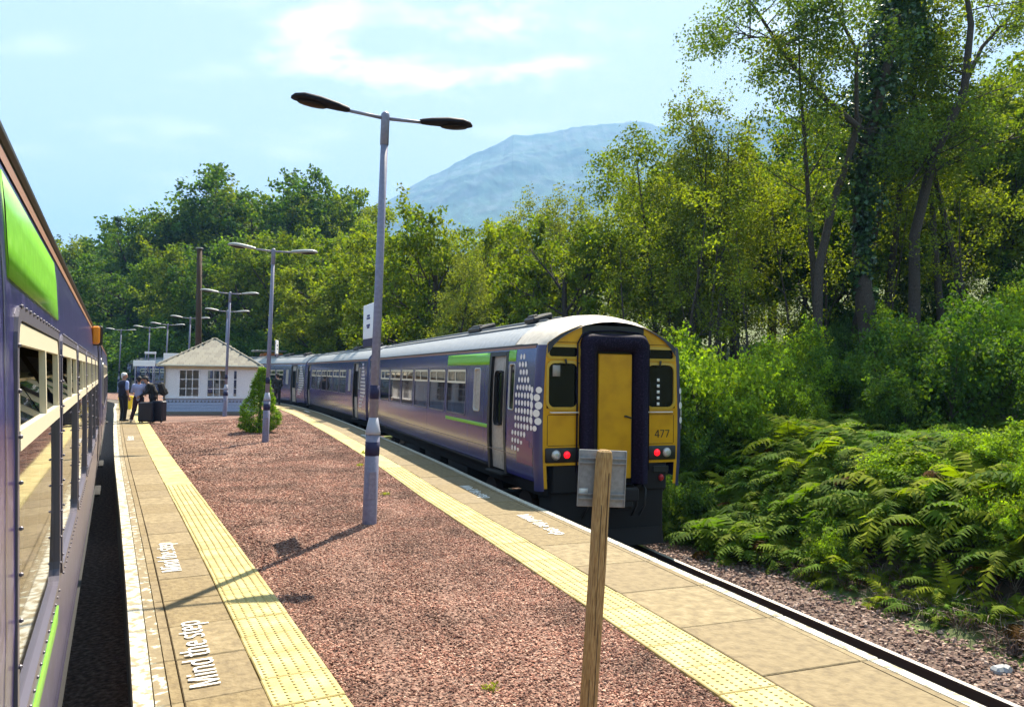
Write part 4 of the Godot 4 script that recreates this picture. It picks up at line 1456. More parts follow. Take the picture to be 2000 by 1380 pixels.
# ------------------------------------------------------------------ lamps
func build_lamps() -> void:
	var l := base("lamp_post")
	var lo := MB.new().smooth(true)
	lo.tube([Vector3(0, -0.1, 0), Vector3(0, 0.02, 0), Vector3(0, 1.12, 0)], [0.088, 0.088, 0.086], 18)
	put("lower_column", lo.mesh(), M.lamp, l)
	var cn := MB.new().smooth(true)
	cn.tube([Vector3(0, 1.12, 0), Vector3(0, 1.16, 0), Vector3(0, 1.33, 0)], [0.094, 0.09, 0.056], 18)
	put("shoulder_cone", cn.mesh(), M.lamp_light, l)
	var up := MB.new().smooth(true)
	up.tube([Vector3(0, 1.33, 0), Vector3(0, 2.9, 0), Vector3(0, 4.75, 0)], [0.056, 0.052, 0.046], 16)
	put("upper_column", up.mesh(), M.lamp, l)
	var b1 := MB.new().smooth(true)
	b1.tube([Vector3(0, 0.86, 0), Vector3(0, 1.03, 0)], [0.0895, 0.0895], 18)
	put("painted_band", b1.mesh(), M.band, l)
	var b2 := MB.new().smooth(true)
	b2.tube([Vector3(0, 1.56, 0), Vector3(0, 1.73, 0)], [0.0575, 0.0575], 16)
	put("painted_band", b2.mesh(), M.band, l)
	var sl := MB.new().smooth(true)
	sl.tube([Vector3(0, 4.75, 0), Vector3(0, 5.08, 0), Vector3(0, 5.14, 0), Vector3(0, 5.17, 0)], [0.054, 0.054, 0.054, 0.03], 14)
	put("sleeve", sl.mesh(), M.lamp, l)
	var dm := MB.new().smooth(false)
	dm.box(Vector3(0, 0.5, 0.086), Vector3(0.09, 0.34, 0.012), Basis(), 0.004)
	put("access_door", dm.mesh(), M.lamp, l)
	for s in [-1.0, 1.0]:
		var a := MB.new().smooth(true)
		a.tube([Vector3(s * 0.03, 5.09, 0), Vector3(s * 0.5, 5.115, 0)], [0.024, 0.021], 8)
		put("arm", a.mesh(), M.lamp, l)
		var h := base("lamp_head", Vector3(s * 0.45, 5.115, 0), 0, l)
		h.rotation.z = s * 0.085
		var hm := MB.new().smooth(true)
		var secs := [[0.0, 0.045, 0.035, 0.0], [0.03, 0.055, 0.045, 0.0], [0.14, 0.085, 0.058, 0.004], [0.36, 0.125, 0.07, 0.01], [0.55, 0.125, 0.066, 0.01], [0.66, 0.09, 0.045, 0.0], [0.70, 0.03, 0.018, -0.01]]
		for i in secs.size() - 1:
			for k in 12:
				var P := func(q: Array, j: int): 
					var an := TAU * j / 12
					var yy: float = sin(an) * (q[2] if sin(an) > 0 else q[2] * 0.55)
					return Vector3(s * q[0], q[3] + yy, cos(an) * q[1])
				var p0: Vector3 = P.call(secs[i], k)
				var p1: Vector3 = P.call(secs[i], k + 1)
				hm.quad(p0, p1, P.call(secs[i + 1], k + 1), P.call(secs[i + 1], k), p0 + p1 - Vector3(s * secs[i][0], secs[i][3], 0) * 2.0 + Vector3(s * (secs[i][1] - secs[i + 1][1]), 0, 0))
		put("hood", hm.mesh(), M.lamp_head_grey, h)
		var ln := MB.new().smooth(true)
		ln.ball(Vector3(s * 0.45, -0.034, 0), Vector3(0.19, 0.03, 0.085), Basis(), 12, 6)
		put("lens", ln.mesh(), M.lamp_lens, h)
	var at := [[-1.74, 9.26, 21.7, "tall twin-arm lamp post nearest the camera, grey with dark blue bands"], [-6.51, 19.73, 22.0, "twin-arm lamp post beside the pointed conifer bush, second nearest"], [-11.84, 30.72, 24.0, "twin-arm lamp post standing in front of the white waiting hut"], [-15.5, 40.0, 28.0, "lamp post behind the hut roof, its arms just below the nearer lamp's"], [-20.1, 46.0, 30.0, "lamp post left of the hut's roof peak, its right arm crossing the timber pole"], [-24.75, 53.0, 34.0, "distant lamp post left of the hut, between two other distant ones"], [-28.0, 57.0, 36.0, "distant lamp post third from the left train, behind the white sign board"], [-32.3, 61.0, 38.0, "farthest lamp post, closest to the left hand train"]]
	for i in at.size():
		var e: Array = at[i]
		var o: Node3D = l if i == 0 else copy(l, "lamp_post", Vector3.ZERO, 0)
		o.position = w3(Vector2(e[0], e[1]), -0.03 if i < 4 else 0.0)
		o.basis = Basis(Vector3(0, 0, 1), deg_to_rad(-1.15)) * Basis(Vector3.UP, deg_to_rad(e[2]))
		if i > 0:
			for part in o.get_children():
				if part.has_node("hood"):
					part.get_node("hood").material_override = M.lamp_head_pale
		tag(o, e[3], "lamp post", "twin-arm lamp posts along the platform")

# ------------------------------------------------------------------ signs and other furniture
func build_signs() -> void:
	# double sided signs hung on the lamp posts, standing along the platform
	for e in [[Vector2(-1.715, 9.29), Vector2(-0.40, 0.917), 2.19, 0.56, "white sign with dark blue foot strip fixed high on the nearest lamp post"], [Vector2(-6.30, 19.72), Vector2(-0.20, 0.98), 2.25, 0.46, "small white sign seen edge on at the second lamp post"]]:
		var s := base("platform_sign")
		tag(s, e[4], "sign")
		var d: Vector2 = e[1]
		s.basis = Basis(w3(d), Vector3.UP, w3(d).cross(Vector3.UP))
		s.position = w3(e[0], e[2])
		var p := MB.new().smooth(false)
		p.box(Vector3(0.37, e[3] * 0.59, 0), Vector3(0.60, e[3] * 0.80, 0.025), Basis(), 0.005)
		put("panel", p.mesh(), M.sign_white, s)
		var q := MB.new().smooth(false)
		q.box(Vector3(0.37, e[3] * 0.095, 0), Vector3(0.60, e[3] * 0.19, 0.026), Basis(), 0.005)
		put("foot_strip", q.mesh(), M.band, s)
		var br := MB.new()
		for y in [0.15, 0.8]:
			br.box(Vector3(0.04, e[3] * y, 0), Vector3(0.1, 0.03, 0.02))
		put("bracket", br.mesh(), M.galv, s)
		for z in [-0.0145, 0.0145]:
			var m := MB.new()
			for r in [[0.72, 0.09], [0.66, 0.12], [0.50, 0.12], [0.45, 0.08]]:
				m.box(Vector3(0.36, e[3] * r[0], z), Vector3(r[1] * 1.6, e[3] * 0.045, 0.003))
			kind(put("print", m.mesh(), M.text_blue, s), "stuff")
	# white boards on posts by the far track
	for e in [[Vector2(-22.3, 45.0), 1.2, 2.25, 0.34, "wide white station board on two posts, left of the hut"], [Vector2(-20.2, 44.0), 0.85, 2.65, 0.42, "higher white board beside the hut's left eave"], [Vector2(-27.3, 56.0), 0.8, 3.15, 0.16, "thin white board high up in front of the distant trees"]]:
		var s := base("station_board", w3(e[0]), 0.35)
		tag(s, e[4], "sign")
		var p := MB.new().smooth(false)
		p.box(Vector3(0, e[2], 0), Vector3(e[1], e[3], 0.04), Basis(), 0.008)
		put("panel", p.mesh(), M.sign_white, s)
		for x in [-0.4, 0.4]:
			var q := MB.new()
			q.tube([Vector3(x * e[1], -0.1, -0.05), Vector3(x * e[1], e[2] + 0.1, -0.05)], [0.03, 0.03], 8)
			put("post", q.mesh(), M.lamp, s)
	var pole := base("timber_pole", w3(Vector2(-18.6, 44.0)))
	tag(pole, "bare brown timber pole rising behind the hut's slate roof", "pole")
	var pm := MB.new().smooth(true)
	pm.tube([Vector3(0, -0.3, 0), Vector3(-0.04, 4.5, 0), Vector3(-0.10, 9.1, 0)], [0.19, 0.17, 0.145], 10)
	put("shaft", pm.mesh(), M.pole, pole)
	var pc := MB.new().smooth(false)
	pc.box(Vector3(-0.10, 9.13, 0), Vector3(0.34, 0.07, 0.34), Basis(), 0.02)
	put("cap", pc.mesh(), M.galv, pole)
	var pr := MB.new()
	for k in 8:
		pr.box(Vector3(0.17 * (1 if k % 2 else -1) - 0.05, 5.4 + k * 0.42, 0), Vector3(0.22, 0.03, 0.03))
	put("step_iron", pr.mesh(), M.black, pole)
	# yellow grit bin
	var bin := base("grit_bin", w3(Vector2(-18.15, 35.0)), 0.4)
	bin.scale = Vector3.ONE * 0.58
	tag(bin, "bright yellow grit bin on the platform behind the group of people", "bin")
	var bm := MB.new().smooth(false)
	bm.prism(PackedVector2Array([Vector2(-0.42, 0.0), Vector2(0.42, 0.0), Vector2(0.52, 0.85), Vector2(-0.52, 0.85)]), -0.35, 0.35)
	put("tub", bm.mesh(), M.yellow_lens, bin)
	var lm := MB.new().smooth(false)
	lm.prism(PackedVector2Array([Vector2(-0.58, 0.85), Vector2(0.58, 0.85), Vector2(0.48, 1.05), Vector2(-0.48, 1.12)]), -0.4, 0.4)
	put("lid", lm.mesh(), M.yellow_lens, bin)
	# pale stone beside the far rail
	var st := MB.new().smooth(false)
	st.box(Vector3(0, 0.04, 0), Vector3(0.19, 0.09, 0.12), Basis(Vector3(0.2, 1, 0.1).normalized(), 0.3), 0.03)
	st.box(Vector3(0.05, 0.05, 0.02), Vector3(0.12, 0.09, 0.1), Basis(Vector3(0.5, 1, 0.3).normalized(), 0.8), 0.03)
	var so := put("stone_block", st.mesh(), M.roof_light, self)
	so.position = w3(Vector2(5.12, 7.8), BED + 0.02)
	tag(so, "small whitish block lying on the stones right of the far rail", "stone")

func build_post() -> void:
	var p := base("timber_post", w3(Vector2(0.36, 3.5), -0.05))
	tag(p, "weathered square timber post leaning slightly right in the foreground", "post")
	p.rotation = Vector3(0, 0.35, -0.0585)
	var m := MB.new().smooth(false)
	var w := 0.034
	var ring := func(y: float, k: float) -> Array:
		var out := []
		for q in [[-1, -0.7], [-0.7, -1], [0.7, -1], [1, -0.7], [1, 0.7], [0.7, 1], [-0.7, 1], [-1, 0.7]]:
			out.append(Vector3(q[0] * w * k + 0.0015 * sin(y * 9.0), y, q[1] * w * k + 0.001 * sin(y * 7.0 + 1.0)))
		return out
	var ys := [[-0.4, 1.0], [0.1, 1.0], [0.4, 1.0], [0.7, 0.99], [1.0, 0.98], [1.3, 0.97], [1.52, 0.96], [1.545, 0.86], [1.555, 0.6]]
	for i in ys.size() - 1:
		var a: Array = ring.call(ys[i][0], ys[i][1])
		var b: Array = ring.call(ys[i + 1][0], ys[i + 1][1])
		for k in 8:
			var k2 := (k + 1) % 8
			m.quad(a[k], a[k2], b[k2], b[k], a[k] + a[k2] - Vector3(0, ys[i][0], 0) * 2.0)
	var tp: Array = ring.call(ys[-1][0], ys[-1][1])
	for k in range(1, 7):
		m.tri(tp[0], tp[k], tp[k + 1], Vector3.UP)
	put("shaft", m.mesh(), M.timber, p)
	var cr := MB.new()
	for e in [[0.008, 0.25, 0.75], [-0.012, 0.7, 1.3], [0.016, 1.0, 1.45], [-0.02, 0.2, 0.5]]:
		cr.box(Vector3(e[0], (e[1] + e[2]) / 2, w + 0.0002), Vector3(0.0022, e[2] - e[1], 0.002), Basis(Vector3(0, 0, 1), 0.008))
	put("crack", cr.mesh(), M.rail_side, p)
	var s := base("small_sign", w3(Vector2(0.44, 3.585), 1.36))
	tag(s, "small square grey sign seen from behind, fixed to the foreground timber post", "sign")
	s.rotation = Vector3(0, 0.1, -0.035)
	var q := MB.new().smooth(false)
	q.box(Vector3.ZERO, Vector3(0.232, 0.272, 0.006), Basis(), 0.002)
	put("panel", q.mesh(), M.galv, s)
	for y in [0.085, -0.085]:
		var ch := MB.new().smooth(false)
		ch.box(Vector3(0, y + 0.011, 0.010), Vector3(0.228, 0.005, 0.014))
		ch.box(Vector3(0, y - 0.011, 0.010), Vector3(0.228, 0.005, 0.014))
		ch.box(Vector3(0, y, 0.0042), Vector3(0.228, 0.018, 0.002))
		put("channel", ch.mesh(), M.galv, s)
	for x in [-0.114, 0.114]:
		var rm := MB.new().smooth(false)
		rm.box(Vector3(x, 0, 0.006), Vector3(0.006, 0.27, 0.008), Basis(), 0.002)
		put("rim", rm.mesh(), M.galv, s)
	var st := MB.new()
	st.box(Vector3(-0.088, -0.062, 0.0042), Vector3(0.044, 0.024, 0.001))
	put("sticker", st.mesh(), M.white, s)
	for y in [0.085, -0.085]:
		var cl := MB.new().smooth(false)
		cl.box(Vector3(0.012, y, 0.025), Vector3(0.03, 0.016, 0.03), Basis(), 0.003)
		put("clip", cl.mesh(), M.galv, s)

# ------------------------------------------------------------------ people
func field_mesh(bones: Array, cell: float, blend: float) -> ArrayMesh:
	# bones: [from, to, radius at from, radius at to]; surface nets over the smooth union
	var lo := Vector3(1e9, 1e9, 1e9)
	var hi := -lo
	for b in bones:
		var r := maxf(b[2], b[3]) + blend + cell * 2
		for k in 2:
			lo = lo.min(b[k] - Vector3.ONE * r)
			hi = hi.max(b[k] + Vector3.ONE * r)
	var n := Vector3i(((hi - lo) / cell).ceil()) + Vector3i.ONE
	var f := PackedFloat32Array()
	f.resize(n.x * n.y * n.z)
	f.fill(1.0)
	for b in bones:
		var pa: Vector3 = b[0]
		var ba: Vector3 = b[1] - pa
		var bb := maxf(ba.length_squared(), 1e-9)
		var r := maxf(b[2], b[3]) + blend + cell * 2
		var i0 := Vector3i(((pa.min(b[1]) - Vector3.ONE * r - lo) / cell).floor()).clamp(Vector3i.ZERO, n - Vector3i.ONE)
		var i1 := Vector3i(((pa.max(b[1]) + Vector3.ONE * r - lo) / cell).ceil()).clamp(Vector3i.ZERO, n - Vector3i.ONE)
		for z in range(i0.z, i1.z + 1):
			for y in range(i0.y, i1.y + 1):
				for x in range(i0.x, i1.x + 1):
					var p := lo + Vector3(x, y, z) * cell
					var t := clampf((p - pa).dot(ba) / bb, 0, 1)
					var d := p.distance_to(pa + ba * t) - lerpf(b[2], b[3], t)
					var id := (z * n.y + y) * n.x + x
					var h := maxf(blend - absf(d - f[id]), 0.0) / blend
					f[id] = minf(d, f[id]) - h * h * blend * 0.25
	var st := SurfaceTool.new()
	st.begin(Mesh.PRIMITIVE_TRIANGLES)
	st.set_smooth_group(0)
	var vid := {}
	var count := 0
	var verts := PackedVector3Array()
	var idx := PackedInt32Array()
	var corner := [Vector3i(0, 0, 0), Vector3i(1, 0, 0), Vector3i(0, 1, 0), Vector3i(1, 1, 0), Vector3i(0, 0, 1), Vector3i(1, 0, 1), Vector3i(0, 1, 1), Vector3i(1, 1, 1)]
	var edges := [[0, 1], [2, 3], [4, 5], [6, 7], [0, 2], [1, 3], [4, 6], [5, 7], [0, 4], [1, 5], [2, 6], [3, 7]]
	var step := PackedInt32Array()
	for c in corner:
		step.append((c.z * n.y + c.y) * n.x + c.x)
	for z in n.z - 1:
		for y in n.y - 1:
			for x in n.x - 1:
				var id := (z * n.y + y) * n.x + x
				if f[id] >= 1.0:
					continue
				var neg := 0
				for k in 8:
					if f[id + step[k]] < 0:
						neg += 1
				if neg == 0 or neg == 8:
					continue
				var s := Vector3()
				var m := 0
				for e in edges:
					var va := f[id + step[e[0]]]
					var vb := f[id + step[e[1]]]
					if (va < 0) != (vb < 0):
						s += Vector3(corner[e[0]]).lerp(Vector3(corner[e[1]]), va / (va - vb))
						m += 1
				vid[id] = verts.size()
				verts.append(lo + (Vector3(x, y, z) + s / m) * cell)
	var ax := [1, n.x, n.x * n.y]
	for id in vid:
		for a in 3:
			var u: int = ax[(a + 1) % 3]
			var v: int = ax[(a + 2) % 3]
			var inside := f[id] < 0
			if inside == (f[id + ax[a]] < 0):
				continue
			var q := [vid.get(id - u - v, -1), vid.get(id - v, -1), vid[id], vid.get(id - u, -1)]
			if q.has(-1):
				continue
			if inside:
				idx.append_array([q[0], q[2], q[1], q[0], q[3], q[2]])
			else:
				idx.append_array([q[0], q[1], q[2], q[0], q[2], q[3]])
	for i in idx:
		st.add_vertex(verts[i])
	st.generate_normals()
	return st.commit()

func hand_bones(wrist: Vector3, down: Vector3, thumb: Vector3, palm_n: Vector3) -> Array:
	var out := [[wrist, wrist + down * 0.085, 0.026, 0.030], [wrist + down * 0.03 + thumb * 0.02, wrist + down * 0.085 + thumb * 0.028, 0.018, 0.014], [wrist + down * 0.03 - thumb * 0.02, wrist + down * 0.08 - thumb * 0.028, 0.018, 0.013]]
	var lens := [0.075, 0.085, 0.078, 0.060]
	for k in 4:
		var root := wrist + down * (0.08 - 0.004 * absf(k - 1.2)) + thumb * (0.030 - 0.020 * k)
		var j: Vector3 = root + down * lens[k] * 0.55 + palm_n * 0.012
		var tip: Vector3 = j + down * lens[k] * 0.40 + palm_n * 0.022
		out.append([root, j, 0.0095, 0.0088])
		out.append([j, tip, 0.0088, 0.0075])
	var tr := wrist + down * 0.03 + thumb * 0.03
	var tj := tr + down * 0.035 + thumb * 0.028
	out.append([tr, tj, 0.013, 0.0105])
	out.append([tj, tj + down * 0.032 + palm_n * 0.008, 0.0105, 0.0085])
	return out

# a standing figure facing +z; pose holds joint positions that differ from the default
func person(label: String, at: Vector2, turn: float, tall: float, pose: Dictionary, look: Dictionary) -> Node3D:
	var o := base("person", w3(at), turn)
	tag(o, label, "person")
	var J := {"pelvis": Vector3(0, 0.93, 0), "waist": Vector3(0, 1.08, 0.0), "chest": Vector3(0, 1.30, 0.0), "neck": Vector3(0, 1.47, -0.01), "head": Vector3(0, 1.62, 0.02),
		"hip_l": Vector3(0.09, 0.90, 0), "hip_r": Vector3(-0.09, 0.90, 0), "knee_l": Vector3(0.11, 0.50, 0.02), "knee_r": Vector3(-0.11, 0.50, 0.02), "foot_l": Vector3(0.12, 0.09, -0.02), "foot_r": Vector3(-0.12, 0.09, -0.02),
		"sh_l": Vector3(0.185, 1.40, 0), "sh_r": Vector3(-0.185, 1.40, 0), "el_l": Vector3(0.24, 1.12, -0.02), "el_r": Vector3(-0.24, 1.12, -0.02), "wr_l": Vector3(0.25, 0.88, 0.05), "wr_r": Vector3(-0.25, 0.88, 0.05)}
	for k in pose:
		J[k] = pose[k]
	var fat: float = look.get("girth", 1.0)
	var legs := []
	var arms := []
	var sleeves := []
	for s in ["l", "r"]:
		legs.append([J["hip_" + s], J["knee_" + s], 0.088 * fat, 0.062])
		legs.append([J["knee_" + s], J["foot_" + s] + Vector3(0, 0.02, 0), 0.060, 0.044])
		arms.append([J["sh_" + s], J["el_" + s], 0.052, 0.040])
		arms.append([J["el_" + s], J["wr_" + s], 0.040, 0.027])
		sleeves.append([J["sh_" + s], J["el_" + s].lerp(J["sh_" + s], 0.15) if not look.get("long_sleeves", false) else J["el_" + s], 0.066, 0.058])
		if look.get("long_sleeves", false):
			sleeves.append([J["el_" + s], J["wr_" + s], 0.056, 0.044])
	var torso := [[J.pelvis + Vector3(-0.06, 0, 0), J.pelvis + Vector3(0.06, 0, 0), 0.105 * fat, 0.105 * fat], [J.pelvis, J.waist, 0.12 * fat, 0.115 * fat], [J.waist, J.chest, 0.115 * fat, 0.125 * fat], [J.chest + Vector3(-0.07, 0.02, 0), J.chest + Vector3(0.07, 0.02, 0), 0.115 * fat, 0.115 * fat], [J.sh_l.lerp(J.sh_r, 0.15), J.sh_l.lerp(J.sh_r, 0.85), 0.06, 0.06], [J.chest, J.neck, 0.09, 0.055]]
	var up: Vector3 = (J.head - J.neck).normalized()
	var fw: Vector3 = look.get("gaze", Vector3(0, 0, 1))
	var rt := fw.cross(up).normalized()
	var H: Vector3 = J.head
	var head := [[J.neck, H - up * 0.05, 0.052, 0.05], [H + up * 0.04 - fw * 0.02, H + up * 0.05 + fw * 0.01, 0.085, 0.08], [H - up * 0.01, H - up * 0.075 + fw * 0.03, 0.072, 0.05], [H + fw * 0.085 + up * 0.02, H + fw * 0.105 - up * 0.018, 0.012, 0.016], [H + rt * 0.078 + up * 0.02, H + rt * 0.08 - up * 0.02, 0.014, 0.011], [H - rt * 0.078 + up * 0.02, H - rt * 0.08 - up * 0.02, 0.014, 0.011], [H + fw * 0.08 - up * 0.045 - rt * 0.015, H + fw * 0.08 - up * 0.045 + rt * 0.015, 0.010, 0.010]]
	var body := put("body", field_mesh(legs + arms + torso + head, 0.02, 0.035), M.skin, o)
	for s in ["l", "r"]:
		var w: Vector3 = J["wr_" + s]
		var dn: Vector3 = (w - J["el_" + s]).normalized()
		var th := (Vector3(0, 0, 1) - dn * dn.z).normalized()
		var pn := Vector3(-1.0 if s == "l" else 1.0, 0, 0)
		put("hand", field_mesh(hand_bones(w, dn, th, pn), 0.0045, 0.008), M.skin, body)
		var e := MB.new().smooth(true)
		e.ball(H + fw * 0.082 + up * 0.012 + rt * (0.032 if s == "l" else -0.032), Vector3(0.012, 0.009, 0.012), Basis(), 8, 5)
		put("eye", e.mesh(), M.hair_dark, body)
		var ft: Vector3 = J["foot_" + s]
		var shoe := [[ft + Vector3(0, -0.045, -0.05), ft + Vector3(0, -0.05, 0.14), 0.042, 0.036], [ft + Vector3(0, 0.01, -0.02), ft + Vector3(0, -0.04, 0.03), 0.048, 0.045]]
		put("shoe", field_mesh(shoe, 0.012, 0.02), look.shoe, o)
	var tr := []
	for b in legs:
		tr.append([b[0], b[1], b[2] + 0.014, b[3] + 0.022])
	tr.append([torso[0][0], torso[0][1], torso[0][2] + 0.014, torso[0][3] + 0.014])
	tr.append([J.pelvis, J.pelvis.lerp(J.waist, 0.7), 0.13 * fat, 0.127 * fat])
	put("trousers", field_mesh(tr, 0.02, 0.03), look.trousers, o)
	var sh := sleeves.duplicate()
	for k in range(1, 5):
		var b: Array = torso[k]
		sh.append([b[0], b[1], b[2] + 0.02, b[3] + 0.02])
	put("shirt", field_mesh(sh, 0.02, 0.035), look.shirt, o)
	if look.has("vest"):
		var vs := []
		for k in range(1, 5):
			var b: Array = torso[k]
			vs.append([b[0], b[1], b[2] + 0.034, b[3] + 0.034])
		put("vest", field_mesh(vs, 0.02, 0.03), look.vest, o)
	var hr := [[H + up * 0.065 - fw * 0.035, H + up * 0.07 - fw * 0.0, 0.088, 0.08], [H + up * 0.04 - fw * 0.05, H - up * 0.03 - fw * 0.05, 0.07, 0.055], [H + up * 0.05 + rt * 0.04 - fw * 0.02, H + up * 0.05 - rt * 0.04 - fw * 0.02, 0.055, 0.055]]
	put("hair", field_mesh(hr, 0.015, 0.025), look.hair, o)
	o.scale = Vector3.ONE * tall / 1.76
	return o

func build_people() -> void:
	person("white haired person in blue shirt and dark waistcoat standing left of the group", Vector2(-14.0, 26.8), PI - 0.5, 1.74, {"el_l": Vector3(0.27, 1.13, 0.03), "wr_l": Vector3(0.20, 0.95, 0.18), "foot_l": Vector3(0.13, 0.09, 0.05), "knee_l": Vector3(0.12, 0.5, 0.07)}, {"shirt": M.shirt_blue, "vest": M.vest, "trousers": M.trousers_dark, "hair": M.hair_white, "shoe": M.shoe, "girth": 1.1, "gaze": Vector3(-0.5, 0, 0.86)})
	person("dark haired person in pale blue shirt and dark red trousers, back to the camera", Vector2(-13.22, 26.35), PI + 0.3, 1.62, {"knee_l": Vector3(0.15, 0.48, 0.03), "foot_l": Vector3(0.24, 0.09, 0.0), "knee_r": Vector3(-0.12, 0.48, 0.0), "foot_r": Vector3(-0.16, 0.09, -0.10), "el_r": Vector3(-0.25, 1.12, 0.06), "wr_r": Vector3(-0.20, 1.04, 0.28), "el_l": Vector3(0.25, 1.12, 0.06), "wr_l": Vector3(0.16, 1.05, 0.27)}, {"shirt": M.shirt_pale, "trousers": M.trousers_red, "hair": M.hair_dark, "shoe": M.shoe_pale, "girth": 1.02})
	person("person in black jacket leaning over a dark suitcase at the right of the group", Vector2(-12.78, 26.5), -PI / 2 + 0.35, 1.70, {"chest": Vector3(0, 1.27, 0.10), "neck": Vector3(0, 1.42, 0.19), "head": Vector3(0, 1.55, 0.27), "sh_l": Vector3(0.185, 1.36, 0.12), "sh_r": Vector3(-0.185, 1.36, 0.12), "el_l": Vector3(0.25, 1.10, 0.20), "wr_l": Vector3(0.22, 0.96, 0.40), "el_r": Vector3(-0.25, 1.09, 0.18), "wr_r": Vector3(-0.21, 1.0, 0.40)}, {"shirt": M.jacket, "trousers": M.trousers_dark, "hair": M.hair_dark, "shoe": M.shoe, "girth": 1.12, "long_sleeves": true})
	person("waiting person in dark uniform alone on the platform beside the third coach", Vector2(-13.15, 41.7), PI + 0.5, 1.76, {"wr_l": Vector3(0.19, 0.92, 0.14), "wr_r": Vector3(-0.20, 0.92, 0.14)}, {"shirt": M.jacket, "trousers": M.trousers_dark, "hair": M.hair_dark, "shoe": M.shoe, "long_sleeves": true})
	# luggage
	for e in [["upright black suitcase with pull handle beside the person in the black jacket", Vector2(-12.78, 26.0), 0.95, 0.46, 0.3], ["dark navy suitcase standing behind the taller black suitcase", Vector2(-12.45, 26.25), 1.0, 0.48, -0.2]]:
		var s := base("suitcase", w3(e[1]), e[4])
		tag(s, e[0], "suitcase")
		var m := MB.new().smooth(false)
		m.box(Vector3(0, e[2] * 0.36 + 0.05, 0), Vector3(e[3], e[2] * 0.72, 0.27), Basis(), 0.04)
		put("shell", m.mesh(), M.suitcase, s)
		var h := MB.new().smooth(true)
		h.tube([Vector3(-0.12, e[2] * 0.7, -0.08), Vector3(-0.12, e[2] + 0.05, -0.08), Vector3(0.12, e[2] + 0.05, -0.08), Vector3(0.12, e[2] * 0.7, -0.08)], [0.012, 0.014, 0.014, 0.012], 6)
		put("handle", h.mesh(), M.black, s)
		for x in [-0.17, 0.17]:
			var w := MB.new().smooth(true)
			w.tube([Vector3(x - 0.015, 0.03, 0.08), Vector3(x + 0.015, 0.03, 0.08)], [0.03, 0.03], 10)
			put("wheel", w.mesh(), M.black, s)
	var bp := base("backpack", w3(Vector2(-12.44, 26.42), 0.98), -PI / 2 + 0.35)
	tag(bp, "bulky black backpack on the back of the leaning person", "backpack")
	var bm := MB.new().smooth(false)
	bm.box(Vector3(0, 0.2, -0.02), Vector3(0.34, 0.48, 0.22), Basis(Vector3.RIGHT, 0.35), 0.06)
	bm.box(Vector3(0, 0.12, -0.14), Vector3(0.24, 0.22, 0.1), Basis(Vector3.RIGHT, 0.35), 0.03)
	put("bag", bm.mesh(), M.jacket, bp)
	var sm := MB.new().smooth(true)
	for x in [-0.12, 0.12]:
		sm.tube([Vector3(x, 0.40, 0.12), Vector3(x * 1.1, 0.36, 0.3), Vector3(x, 0.1, 0.26)], [0.02, 0.022, 0.018], 6)
	put("strap", sm.mesh(), M.jacket, bp)

